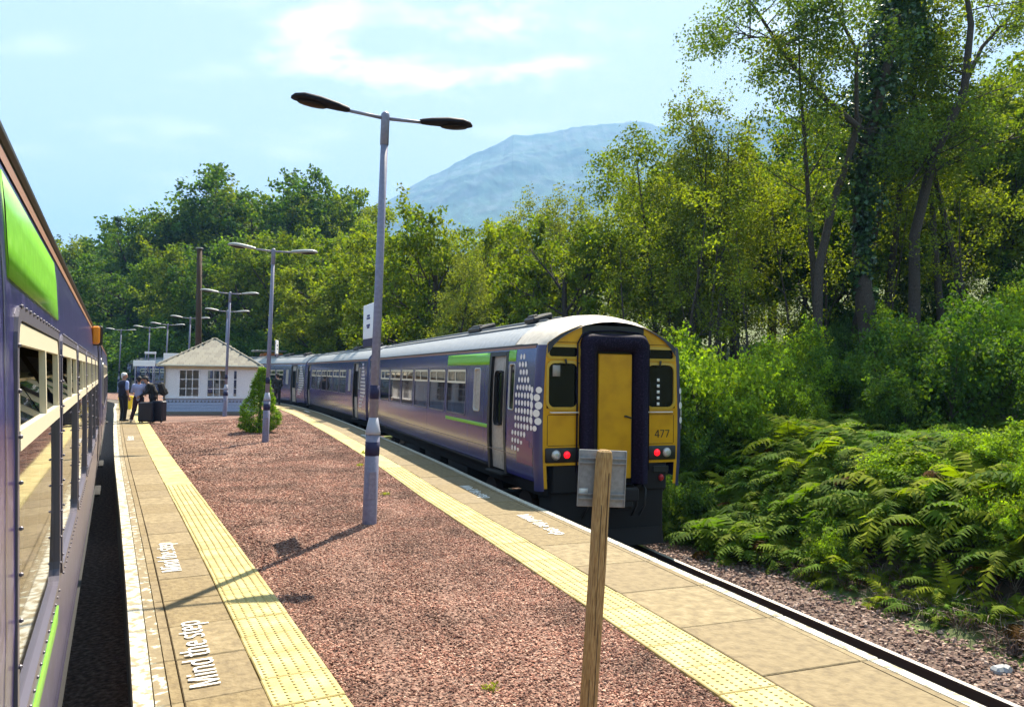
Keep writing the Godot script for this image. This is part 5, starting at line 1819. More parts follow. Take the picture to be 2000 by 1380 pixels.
# ------------------------------------------------------------------ trees
class Grower:
	var rng := RandomNumberGenerator.new()
	var wood := MB.new()
	var v := PackedVector3Array()
	var c := PackedColorArray()
	var idx := PackedInt32Array()
	var tones: Array
	var leaf := 0.15
	var slim := 0.55
	var clump := 20
	var clump_r := 0.45
	var hang := 0.0
	var P := {}
	func _init(sd: int) -> void:
		rng.seed = sd
		wood.smooth(true)
	func rnd() -> Vector3:
		while true:
			var p := Vector3(rng.randf_range(-1, 1), rng.randf_range(-1, 1), rng.randf_range(-1, 1))
			if p.length_squared() < 1.0:
				return p
		return Vector3.ZERO
	func leaves(at: Vector3, n: int, r: float, size: float, flat := 0.8) -> void:
		var tone: Color = tones[rng.randi() % tones.size()]
		var k := rng.randf_range(0.6, 1.4)
		for i in n:
			var q := rnd()
			var p := at + Vector3(q.x, q.y * flat - hang * (1.0 - q.y), q.z) * r
			var nrm := (rnd() + Vector3(0, 0.35, 0) + q * 0.4).normalized()
			var a := nrm.cross(rnd()).normalized()
			if hang > 0.0:
				a = (a + Vector3(0, -hang * 1.5, 0)).normalized()
			var b := nrm.cross(a).normalized()
			var s := size * rng.randf_range(0.65, 1.25)
			var b0 := v.size()
			var l := a * s
			var w := b * s * slim * 0.5
			v.append(p)
			v.append(p + l * 0.45 + w + nrm * s * 0.08)
			v.append(p + l)
			v.append(p + l * 0.45 - w + nrm * s * 0.08)
			var m := 1.9 * k * rng.randf_range(0.8, 1.25)
			var col := Color(tone.r * m, tone.g * m, tone.b * m)
			c.append(col)
			c.append(col)
			c.append(col)
			c.append(col)
			idx.append(b0)
			idx.append(b0 + 1)
			idx.append(b0 + 2)
			idx.append(b0)
			idx.append(b0 + 2)
			idx.append(b0 + 3)
	func branch(p: Vector3, d: Vector3, length: float, rad: float, level: int) -> void:
		var segs: int = P.segs[level]
		var path := [p]
		var radii := [rad]
		var tip: float = P.taper[level]
		for i in segs:
			d = (d + rnd() * P.wiggle[level] + Vector3(0, P.up[level], 0)).normalized()
			p += d * length / segs
			path.append(p)
			radii.append(lerpf(rad, rad * tip, float(i + 1) / segs))
		if rad > 0.006:
			wood.tube(path, radii, [8, 6, 4, 3, 3][level], false)
		if level < P.levels:
			var n: int = P.kids[level]
			var az := rng.randf() * TAU
			for k in n:
				var f: float = lerpf(P.from[level], 1.0, (k + rng.randf() * 0.7) / n)
				f = minf(f, 0.995)
				var i := int(f * segs)
				var q: Vector3 = path[i].lerp(path[i + 1], f * segs - i)
				var dir: Vector3 = (path[i + 1] - path[i]).normalized()
				az += 2.4 + rng.randf_range(-0.5, 0.5)
				var side := dir.cross(Vector3(sin(az * 3.1), 0.3, cos(az * 3.1)) if absf(dir.y) < 0.8 else Vector3.RIGHT).normalized()
				side = side.rotated(dir, az)
				var an: float = P.angle[level] * rng.randf_range(0.75, 1.25)
				var cd := dir * cos(an) + side * sin(an)
				var cl: float = P.size[level] * rng.randf_range(0.7, 1.2) * (1.0 - P.shrink[level] * absf(f - P.widest[level]))
				branch(q, cd, cl, maxf(radii[i] * P.thin[level], 0.004), level + 1)
		if level >= P.leafy:
			for i in range(1, path.size()):
				if level == P.levels or i == path.size() - 1:
					leaves(path[i], clump, clump_r, leaf)
	func crown() -> ArrayMesh:
		var a := []
		a.resize(Mesh.ARRAY_MAX)
		a[Mesh.ARRAY_VERTEX] = v
		a[Mesh.ARRAY_COLOR] = c
		a[Mesh.ARRAY_INDEX] = idx
		var m := ArrayMesh.new()
		m.add_surface_from_arrays(Mesh.PRIMITIVE_TRIANGLES, a)
		return m
	func top() -> float:
		var y := 0.0
		for p in v:
			y = maxf(y, p.y)
		return y

const OAK := {"levels": 3, "leafy": 2, "segs": [5, 5, 4, 2], "taper": [0.45, 0.3, 0.3, 0.3], "wiggle": [0.14, 0.32, 0.35, 0.3], "up": [0.08, 0.07, 0.05, 0.0], "kids": [11, 7, 4], "from": [0.28, 0.3, 0.3], "angle": [0.95, 0.8, 0.8], "size": [3.9, 1.75, 0.8], "shrink": [0.55, 0.4, 0.3], "widest": [0.45, 0.5, 0.5], "thin": [0.5, 0.5, 0.5]}
const BIRCH := {"levels": 3, "leafy": 2, "segs": [8, 5, 3, 2], "taper": [0.15, 0.25, 0.3, 0.3], "wiggle": [0.07, 0.16, 0.25, 0.3], "up": [0.04, 0.02, -0.16, -0.3], "kids": [19, 6, 4], "from": [0.22, 0.2, 0.2], "angle": [0.75, 0.6, 0.6], "size": [2.5, 1.1, 0.55], "shrink": [0.75, 0.4, 0.3], "widest": [0.35, 0.5, 0.5], "thin": [0.35, 0.5, 0.5]}
const SHRUB := {"levels": 2, "leafy": 1, "segs": [5, 3, 2], "taper": [0.3, 0.3, 0.3], "wiggle": [0.2, 0.3, 0.3], "up": [0.06, 0.05, 0.0], "kids": [11, 4], "from": [0.15, 0.2], "angle": [0.8, 0.8], "size": [0.8, 0.4], "shrink": [0.5, 0.3], "widest": [0.4, 0.5], "thin": [0.5, 0.5]}

func grown(called: String, g: Grower, leaf_m: Material) -> Node3D:
	var t := base(called)
	put("trunk", g.wood.mesh(), M.bark, t)
	kind(put("crown", g.crown(), leaf_m, t), "stuff")
	t.set_meta("tall", g.top())
	return t

func make_oak(sd: int, tones: Array) -> Node3D:
	var g := Grower.new(sd)
	g.P = OAK
	g.tones = tones
	g.leaf = 0.19
	g.slim = 0.75
	g.clump = 20
	g.clump_r = 0.34
	g.branch(Vector3(0, -0.3, 0), Vector3(g.rng.randf_range(-0.15, 0.15), 1, g.rng.randf_range(-0.15, 0.15)).normalized(), 6.8, 0.24, 0)
	return grown("broadleaf_tree", g, M.leaf)

func make_birch(sd: int, tones: Array) -> Node3D:
	var g := Grower.new(sd)
	g.P = BIRCH
	g.tones = tones
	g.leaf = 0.12
	g.slim = 0.7
	g.clump = 12
	g.clump_r = 0.30
	g.hang = 0.35
	g.branch(Vector3(0, -0.3, 0), Vector3(g.rng.randf_range(-0.08, 0.08), 1, g.rng.randf_range(-0.08, 0.08)).normalized(), 9.5, 0.13, 0)
	return grown("birch_tree", g, M.leaf)

func make_shrub(sd: int, tones: Array, leaf := 0.13) -> Node3D:
	var g := Grower.new(sd)
	g.P = SHRUB
	g.tones = tones
	g.leaf = leaf
	g.slim = 0.75
	g.clump = 17
	g.clump_r = 0.19
	for k in 9:
		var a := TAU * k / 9 + g.rng.randf()
		var out := g.rng.randf_range(0.1, 1.1)
		g.branch(Vector3(cos(a) * 0.2, -0.1, sin(a) * 0.2), Vector3(cos(a) * out, 1, sin(a) * out).normalized(), g.rng.randf_range(0.9, 2.5), 0.025, 0)
	return grown("leafy_shrub", g, M.leaf)

func make_fir(sd: int) -> Node3D:
	var g := Grower.new(sd)
	g.tones = [Color(0.018, 0.04, 0.02), Color(0.025, 0.05, 0.025)]
	g.slim = 0.3
	g.wood.tube([Vector3(0, -0.3, 0), Vector3(0, 10, 0)], [0.2, 0.02], 7, false)
	var y := 1.0
	while y < 10.0:
		var r := (10.0 - y) * 0.22 + 0.15
		for k in 8:
			var a := k * TAU / 8 + y * 2.0
			for q in 4:
				var t := (q + 1) / 4.0
				g.leaves(Vector3(cos(a) * r * t, y - r * t * 0.35, sin(a) * r * t), 7, 0.18 + 0.1 * r, 0.24, 0.4)
		y += 0.38
	return grown("fir_tree", g, M.leaf)

func build_trees() -> void:
	var green := [Color(0.056, 0.088, 0.010), Color(0.078, 0.112, 0.012), Color(0.102, 0.128, 0.013)]
	var deep := [Color(0.032, 0.066, 0.014), Color(0.044, 0.082, 0.014), Color(0.060, 0.100, 0.016)]
	var golden := [Color(0.102, 0.130, 0.013), Color(0.126, 0.150, 0.016), Color(0.085, 0.115, 0.012)]
	var grey := [Color(0.074, 0.098, 0.022), Color(0.098, 0.118, 0.026), Color(0.115, 0.132, 0.032)]
	var oaks := [make_oak(11, green), make_oak(12, deep), make_oak(13, golden), make_oak(14, green)]
	var birches := [make_birch(21, grey), make_birch(22, golden), make_birch(23, green)]
	var fir := make_fir(31)
	# x, distance, height, kind, which, label
	var spots := [
		[-69.7, 112, 19.3, "oak", 0, "broad tree on the far left skyline just above the left train's roof"],
		[-61.5, 104, 17.9, "oak", 3, "rounded tree on the far left skyline, second from the left train's roof"],
		[-60.8, 108, 16.4, "oak", 0, "low tree on the far left skyline beside the pointed fir"],
		[-61.2, 114, 21.4, "fir", 0, "single pointed fir rising above the trees at the far left skyline"],
		[-48.8, 96, 17.3, "oak", 1, "dark tree on the skyline just right of the pointed fir"],
		[-44.7, 94, 20.4, "oak", 1, "dark rounded tree making the first high hump right of the fir"],
		[-43.9, 100, 20.5, "oak", 3, "tree on the skyline just left of the timber pole"],
		[-38.7, 97, 21.4, "oak", 0, "tall tree on the skyline directly above the timber pole's top"],
		[-37.2, 104, 23.9, "oak", 3, "tree on the skyline above the second lamp post's left arm"],
		[-32.0, 99, 24.6, "oak", 1, "tallest dark tree, left half of the wood's highest hump"],
		[-29.7, 103, 24.3, "oak", 1, "tallest dark tree, right half of the wood's highest hump"],
		[-24.0, 96, 22.1, "oak", 3, "paler tree on the skyline right of the wood's highest hump"],
		[-19.9, 94, 19.5, "oak", 2, "golden tree on the skyline just left of the nearest lamp column"],
		[-15.7, 90, 15.0, "oak", 0, "tree on the skyline where the mountain's left foot meets the wood"],
		[-52.5, 88, 12.1, "oak", 2, "golden lower tree beside the left train's roof edge, under the skyline"],
		[-46.6, 84, 12.9, "oak", 1, "dark lower tree beneath the pointed fir"],
		[-41.0, 80, 13.4, "oak", 1, "dark tree behind the farthest lamp posts, left of the hut"],
		[-35.4, 76, 13.5, "oak", 1, "dark tree behind the lamp post left of the hut's roof peak"],
		[-30.1, 72, 14.4, "oak", 0, "green tree straight behind the timber pole's shaft"],
		[-25.9, 70, 14.6, "oak", 1, "dark tree above the hut roof, under the second lamp post's left arm"],
		[-21.3, 67, 15.0, "oak", 3, "green tree behind the head of the second lamp post"],
		[-17.0, 64, 14.7, "oak", 0, "green tree right of the second lamp post's right arm"],
		[-13.0, 60, 13.6, "oak", 3, "green tree left of the nearest lamp column, under the golden one"],
		[-12.1, 52, 10.1, "oak", 2, "low golden tree over the train roof, left of the nearest lamp's sign"],
		[-9.3, 50, 11.0, "oak", 0, "tree behind the white sign on the nearest lamp post"],
		[-6.7, 47, 11.2, "oak", 2, "golden tree just right of the nearest lamp column under the mountain"],
		[-3.9, 38, 10.7, "oak", 0, "broad tree with dark limbs behind the rear half of the first coach"],
		[-1.9, 44, 10.6, "oak", 2, "golden tree over the middle of the first coach's roof"],
		[-0.7, 52, 12.6, "oak", 2, "golden tree top overlapping the lower slope of the mountain"],
		[0.9, 44, 12.6, "birch", 0, "grey green feathery tree in front of the mountain's middle"],
		[2.6, 42, 12.2, "birch", 0, "grey green feathery tree right above the train's roof dome"],
		[4.6, 41, 11.4, "birch", 1, "golden feathery tree above the right side of the yellow front"],
		[6.9, 34, 12.2, "birch", 2, "tall pointed birch covering the mountain's summit"],
		[7.2, 37, 12.4, "birch", 1, "golden birch just right of the one covering the summit"],
		[7.3, 31, 11.9, "birch", 0, "tall grey green birch where the mountain disappears at the right"],
		[9.4, 33, 10.5, "birch", 1, "golden birch right of the yellow front, in the second row"],
		[10.9, 36, 11.2, "oak", 3, "rounded tree seen under the leaning tree's bare limb"],
		[16.2, 42, 13.1, "birch", 2, "green birch seen left of the ivy clad trunk"],
		[19.8, 46, 14.7, "oak", 1, "dark green tree seen between the ivy clad and the curving trunks"],
		[22.9, 44, 14.2, "birch", 1, "golden birch behind the curving trunk"],
		[25.0, 43, 15.2, "oak", 0, "green tree right of the curving trunk's top"],
		[26.0, 40, 14.0, "birch", 2, "green birch near the right edge of the wood"],
		[27.5, 38, 14.6, "oak", 3, "green tree at the extreme right of the wood"],
		[21.6, 36, 8.0, "birch", 1, "short golden birch low between the right hand trunks"],
		[13.0, 37, 7.5, "birch", 0, "short grey green birch low behind the leaning trunk"],
		[-2.8, 33, 8.8, "birch", 0, "short grey green birch close over the first coach's roof"],
		[2.7, 33, 8.8, "oak", 3, "short rounded tree close behind the yellow fronted coach's roof"],
		[17.5, 50, 12.0, "oak", 1, "dark green tree deep in the wood, low behind the ivy clad trunk"],
		[12.0, 48, 13.0, "oak", 0, "green tree deep in the wood behind the leaning trunk"],
		[13.6, 33.5, 8.5, "oak", 1, "short dark tree behind the gap left of the ivy clad trunk"],
		[16.6, 34.5, 9.5, "oak", 3, "short green tree behind the gap right of the ivy clad trunk"],
		[19.6, 33.5, 9.0, "oak", 2, "short golden tree behind the curving trunk's lower half"],
		[23.0, 34.0, 10.0, "oak", 0, "short green tree in the wood's right end"],
		[26.5, 46, 12.5, "oak", 1, "dark green tree filling the wood's far right background"],
		[22.0, 52, 14.0, "oak", 0, "green tree in the wood's background behind the curving trunk"],
		[8.8, 40, 9.0, "oak", 2, "short golden tree in the wood above the bright shrubs"]]
	var rng := RandomNumberGenerator.new()
	rng.seed = 9
	var used := {}
	for s in spots:
		var list: Array = {"oak": oaks, "birch": birches, "fir": [fir]}[s[3]]
		var src: Node3D = list[s[4]]
		var o := src
		if used.has(src):
			o = copy(src, src.name.rstrip("0123456789"), Vector3.ZERO, 0)
		used[src] = true
		var k: float = s[2] / src.get_meta("tall")
		var wide := rng.randf_range(0.9, 1.15)
		o.scale = Vector3(k * wide, k, k * wide)
		o.rotation.y = rng.randf() * TAU
		o.position = Vector3(s[0], height(s[0], s[1]) - 0.1, -s[1])
		tag(o, s[5], "tree", "trees of the wood round the station")
	for list in [oaks, birches]:
		for src in list:
			if not used.has(src):
				src.queue_free()
	# three tall trees at the right, built limb by limb
	big_tree("ivy_clad_tree", "tall dark straight tree with ivy all up its trunk at the right", Vector2(12.79, 27), 71,
		[[[0, -0.4], [0, 1.85], [-0.02, 3.85], [0.07, 5.55], [0.07, 6.9], [0.26, 8.1], [0.73, 9.7], [1.0, 11.3], [1.2, 12.6]]], [[0.30, 0.25, 0.21, 0.175, 0.15, 0.13, 0.10, 0.07, 0.03]],
		[Color(0.014, 0.034, 0.012), Color(0.020, 0.045, 0.014), Color(0.030, 0.06, 0.016)], 0, 5)
	big_tree("leaning_birch", "tall thin tree leaning left with bare forked limbs and drooping leaves", Vector2(10.62, 26), 72,
		[[[0, -0.4], [0.16, 3.9], [0.60, 5.55], [0.91, 6.8], [1.03, 7.5]], [[0.97, 7.2], [0.25, 7.95], [-0.40, 8.8], [-0.78, 9.45], [-1.3, 10.3], [-2.05, 11.2]], [[-0.78, 9.45], [-1.35, 9.55], [-1.95, 9.5]], [[1.0, 7.45], [0.85, 9.1], [0.40, 10.2], [0.02, 11.4]]],
		[[0.125, 0.105, 0.095, 0.085, 0.07], [0.075, 0.068, 0.058, 0.048, 0.035, 0.02], [0.03, 0.022, 0.012], [0.055, 0.045, 0.035, 0.02]],
		[Color(0.060, 0.095, 0.022), Color(0.078, 0.112, 0.026), Color(0.045, 0.078, 0.02)], 1, 7)
	big_tree("curved_tree", "tall tree curving right with a branching top near the right edge", Vector2(14.64, 27), 73,
		[[[0, -0.4], [0.14, 4.3], [0.60, 6.3], [1.14, 7.9], [1.34, 9.65], [1.42, 11.8]], [[1.14, 7.9], [1.94, 9.3], [3.0, 10.5]], [[0.87, 7.0], [0.3, 6.2], [-0.33, 5.4]], [[0.5, 5.9], [1.6, 6.6], [2.8, 6.9]]],
		[[0.16, 0.13, 0.115, 0.10, 0.075, 0.03], [0.065, 0.05, 0.025], [0.05, 0.035, 0.015], [0.05, 0.04, 0.02]],
		[Color(0.085, 0.125, 0.018), Color(0.11, 0.145, 0.022), Color(0.07, 0.105, 0.016)], 2, 7)
	# slender trees with bare lower trunks
	var sl := Grower.new(85)
	sl.P = BIRCH.duplicate()
	sl.P.from = [0.48, 0.2, 0.2]
	sl.P.kids = [13, 5, 4]
	sl.P.wiggle = [0.10, 0.2, 0.25, 0.3]
	sl.tones = [Color(0.062, 0.095, 0.014), Color(0.09, 0.12, 0.016), Color(0.11, 0.132, 0.018)]
	sl.leaf = 0.12
	sl.slim = 0.7
	sl.clump = 9
	sl.clump_r = 0.26
	sl.hang = 0.25
	sl.branch(Vector3(0, -0.3, 0), Vector3(0.06, 1, 0.02).normalized(), 13.0, 0.15, 0)
	var sl0 := grown("slender_tree", sl, M.leaf)
	var sl_at := [[7.9, 28.5, 0.86, 0.4, "slender bare stemmed tree between the yellow front and the leaning birch"], [9.2, 29.5, 1.0, 2.0, "slender tree just left of the leaning birch's trunk"], [11.6, 28.0, 1.02, 3.6, "slender tree between the leaning birch and the ivy clad trunk"], [13.8, 30.5, 1.15, 5.0, "slender tree just right of the ivy clad trunk"], [16.6, 28.5, 1.1, 1.0, "slender tree right of the curving trunk"], [18.6, 30.0, 1.15, 2.7, "slender tree nearest the right edge of the wood"], [15.4, 31.0, 1.2, 4.2, "slender tree behind the curving trunk"], [6.2, 31.5, 0.72, 5.6, "slender tree directly behind the right corner of the train"]]
	for i in sl_at.size():
		var s: Array = sl_at[i]
		var o: Node3D = sl0 if i == 0 else copy(sl0, "slender_tree", Vector3.ZERO, 0)
		o.position = Vector3(s[0], height(s[0], s[1]), -s[1])
		o.rotation = Vector3(0.03 * sin(i * 2.0), s[3], 0.05 * cos(i * 1.7))
		o.scale = Vector3.ONE * s[2]
		tag(o, s[4], "tree", "slender trees among the right hand trunks")
	# thin saplings between the trunks
	var sap := Grower.new(81)
	sap.P = BIRCH.duplicate()
	sap.P.kids = [9, 4, 3]
	sap.tones = golden
	sap.leaf = 0.11
	sap.clump = 10
	sap.clump_r = 0.25
	sap.branch(Vector3(0, -0.3, 0), Vector3(0.12, 1, 0.05).normalized(), 7.0, 0.065, 0)
	var sp0 := grown("sapling", sap, M.leaf)
	var first := true
	for s in [[6.0, 26.5, 1.1, 0.3], [7.4, 28.0, 1.2, 1.7], [8.8, 27.0, 1.0, 3.0], [10.9, 28.5, 1.1, 4.1], [12.2, 29.0, 1.15, 5.2], [14.6, 29.0, 1.0, 0.9], [16.6, 27.0, 1.0, 2.2], [4.6, 28.5, 1.0, 2.9], [18.0, 29.5, 1.2, 3.7]]:
		var o: Node3D = sp0 if first else copy(sp0, "sapling", Vector3.ZERO, 0)
		first = false
		o.position = Vector3(s[0], height(s[0], s[1]), -s[1])
		o.rotation.y = s[3]
		o.scale = Vector3.ONE * s[2]
		tag(o, "thin young tree standing among the trunks behind the bracken bank", "tree", "thin young trees behind the bracken bank")

func big_tree(called: String, label: String, at: Vector2, sd: int, limbs: Array, radii: Array, tones: Array, style: int, _n: int) -> void:
	var g := Grower.new(sd)
	g.tones = tones
	g.P = BIRCH.duplicate()
	g.P.up = [0.04, 0.0, -0.12, -0.2] if style != 2 else [0.05, 0.05, 0.03, 0.0]
	g.leaf = 0.115
	g.slim = 0.7
	g.clump = 9
	g.clump_r = 0.32
	g.hang = 0.4 if style == 1 else 0.1
	var far := 1.43
	for k in limbs.size():
		var path := []
		for i in limbs[k].size():
			var q: Array = limbs[k][i]
			path.append(Vector3(q[0] * far, (q[1] - 1.6) * far + 1.4 if i > 0 or k > 0 else -0.5, 0.5 * sin(q[1] * 0.9 + k * 2.0) * (0.0 if i == 0 and k == 0 else 1.0)))
		var rr: Array = radii[k].map(func(r): return r * far)
		g.wood.tube(path, rr, 9, false)
		for i in range(path.size() - 1):
			var n := 5
			if k == 0:
				n = 0 if path[i].y < (7.0 if style != 0 else 9.0) else 2
			elif style == 1:
				n = 3
			if style == 0 and path[i].y < 8.0:
				n = mini(n, 2)
			for j in n:
				var f := g.rng.randf()
				var p: Vector3 = path[i].lerp(path[i + 1], f)
				var a := g.rng.randf() * TAU
				var d := Vector3(cos(a), g.rng.randf_range(-0.1, 0.7), sin(a)).normalized()
				g.branch(p, d, g.rng.randf_range(1.1, 2.4) * (1.2 if style == 2 else 1.0), 0.028, 1)
	var t := base(called, Vector3(at.x, height(at.x, at.y), -at.y))
	tag(t, label, "tree")
	put("trunk", g.wood.mesh(), M.bark, t)
	kind(put("crown", g.crown(), M.leaf, t), "stuff")
	if style == 0:
		var iv := Grower.new(sd + 100)
		iv.tones = tones
		iv.slim = 0.85
		iv.hang = 0.15
		for i in 46:
			var f := 0.25 + 0.75 * i / 46.0
			var y := 12.2 * f
			var x := 0.0
			for k in limbs[0].size() - 1:
				if y >= limbs[0][k][1] and y <= limbs[0][k + 1][1]:
					x = lerpf(limbs[0][k][0], limbs[0][k + 1][0], (y - limbs[0][k][1]) / (limbs[0][k + 1][1] - limbs[0][k][1]))
			var big := 0.25 if y < 5.5 else iv.rng.randf_range(0.45, 0.85)
			for j in (2 if y < 5.5 else 3):
				iv.leaves(Vector3(x * far, (y - 1.6) * far + 1.4, 0) + iv.rnd() * big * 1.2, 60, big * 1.0, 0.19)
		kind(put("ivy", iv.crown(), M.leaf_dark, t), "stuff")

# ------------------------------------------------------------------ shrubs, bracken, conifer
func frond_mesh(sd: int) -> ArrayMesh:
	var rng := RandomNumberGenerator.new()
	rng.seed = sd
	var v := PackedVector3Array()
	var c := PackedColorArray()
	var idx := PackedInt32Array()
	var N := 18
	var spine := []
	var p := Vector3.ZERO
	var an := 1.25
	for i in N + 1:
		spine.append(p)
		p += Vector3(0, sin(an), cos(an)) / N
		an -= 0.079 + 0.025 * rng.randf() + 0.004 * i
	var tone := Color(0.24, 0.35, 0.035)
	for i in N + 1:
		var t := float(i) / N
		if t < 0.22:
			continue
		var reach := 0.34 * (1.0 - t) * smoothstep(0.15, 0.34, t) + 0.03
		var fw: Vector3 = (spine[mini(i + 1, N)] - spine[maxi(i - 1, 0)]).normalized()
		var up := fw.cross(Vector3.RIGHT)
		if up.y < 0:
			up = -up
		for s in [-1.0, 1.0]:
			var q: Vector3 = spine[i]
			var w := fw * 0.036 * (0.6 + reach * 2.4)
			var d := (Vector3(s, 0, 0) + fw * rng.randf_range(0.3, 0.6) - up * 0.12 + Vector3(0, -0.35, 0) * rng.randf()).normalized()
			w = w.rotated(d, s * rng.randf_range(-0.5, 0.5))
			var m := rng.randf_range(0.8, 1.25)
			var col := Color(tone.r * m, tone.g * m, tone.b * m)
			# a tapering toothed pinna
			var K := 4
			var last := -1
			for k in K + 1:
				var u := float(k) / K
				var mid := q + d * reach * u - up * 0.10 * reach * u * u
				var ww := w * (1.0 - u * 0.9) * (1.0 if k % 2 else 0.8)
				var b0 := v.size()
				v.append(mid + ww + up * 0.004)
				v.append(mid - ww + up * 0.004)
				c.append(col)
				c.append(col)
				if last >= 0:
					idx.append_array([last, last + 1, b0, b0, last + 1, b0 + 1])
				last = b0
	# stalk
	for i in N:
		for s in [-1.0]:
			var b0 := v.size()
			var w := Vector3(0.007, 0, 0) * (1.0 - 0.7 * i / N)
			var st := Color(0.07, 0.085, 0.025)
			for q in [spine[i] - w, spine[i] + w, spine[i + 1] + w, spine[i + 1] - w]:
				v.append(q)
				c.append(st)
			idx.append_array([b0, b0 + 1, b0 + 2, b0, b0 + 2, b0 + 3])
	return arrays(v, c, idx)

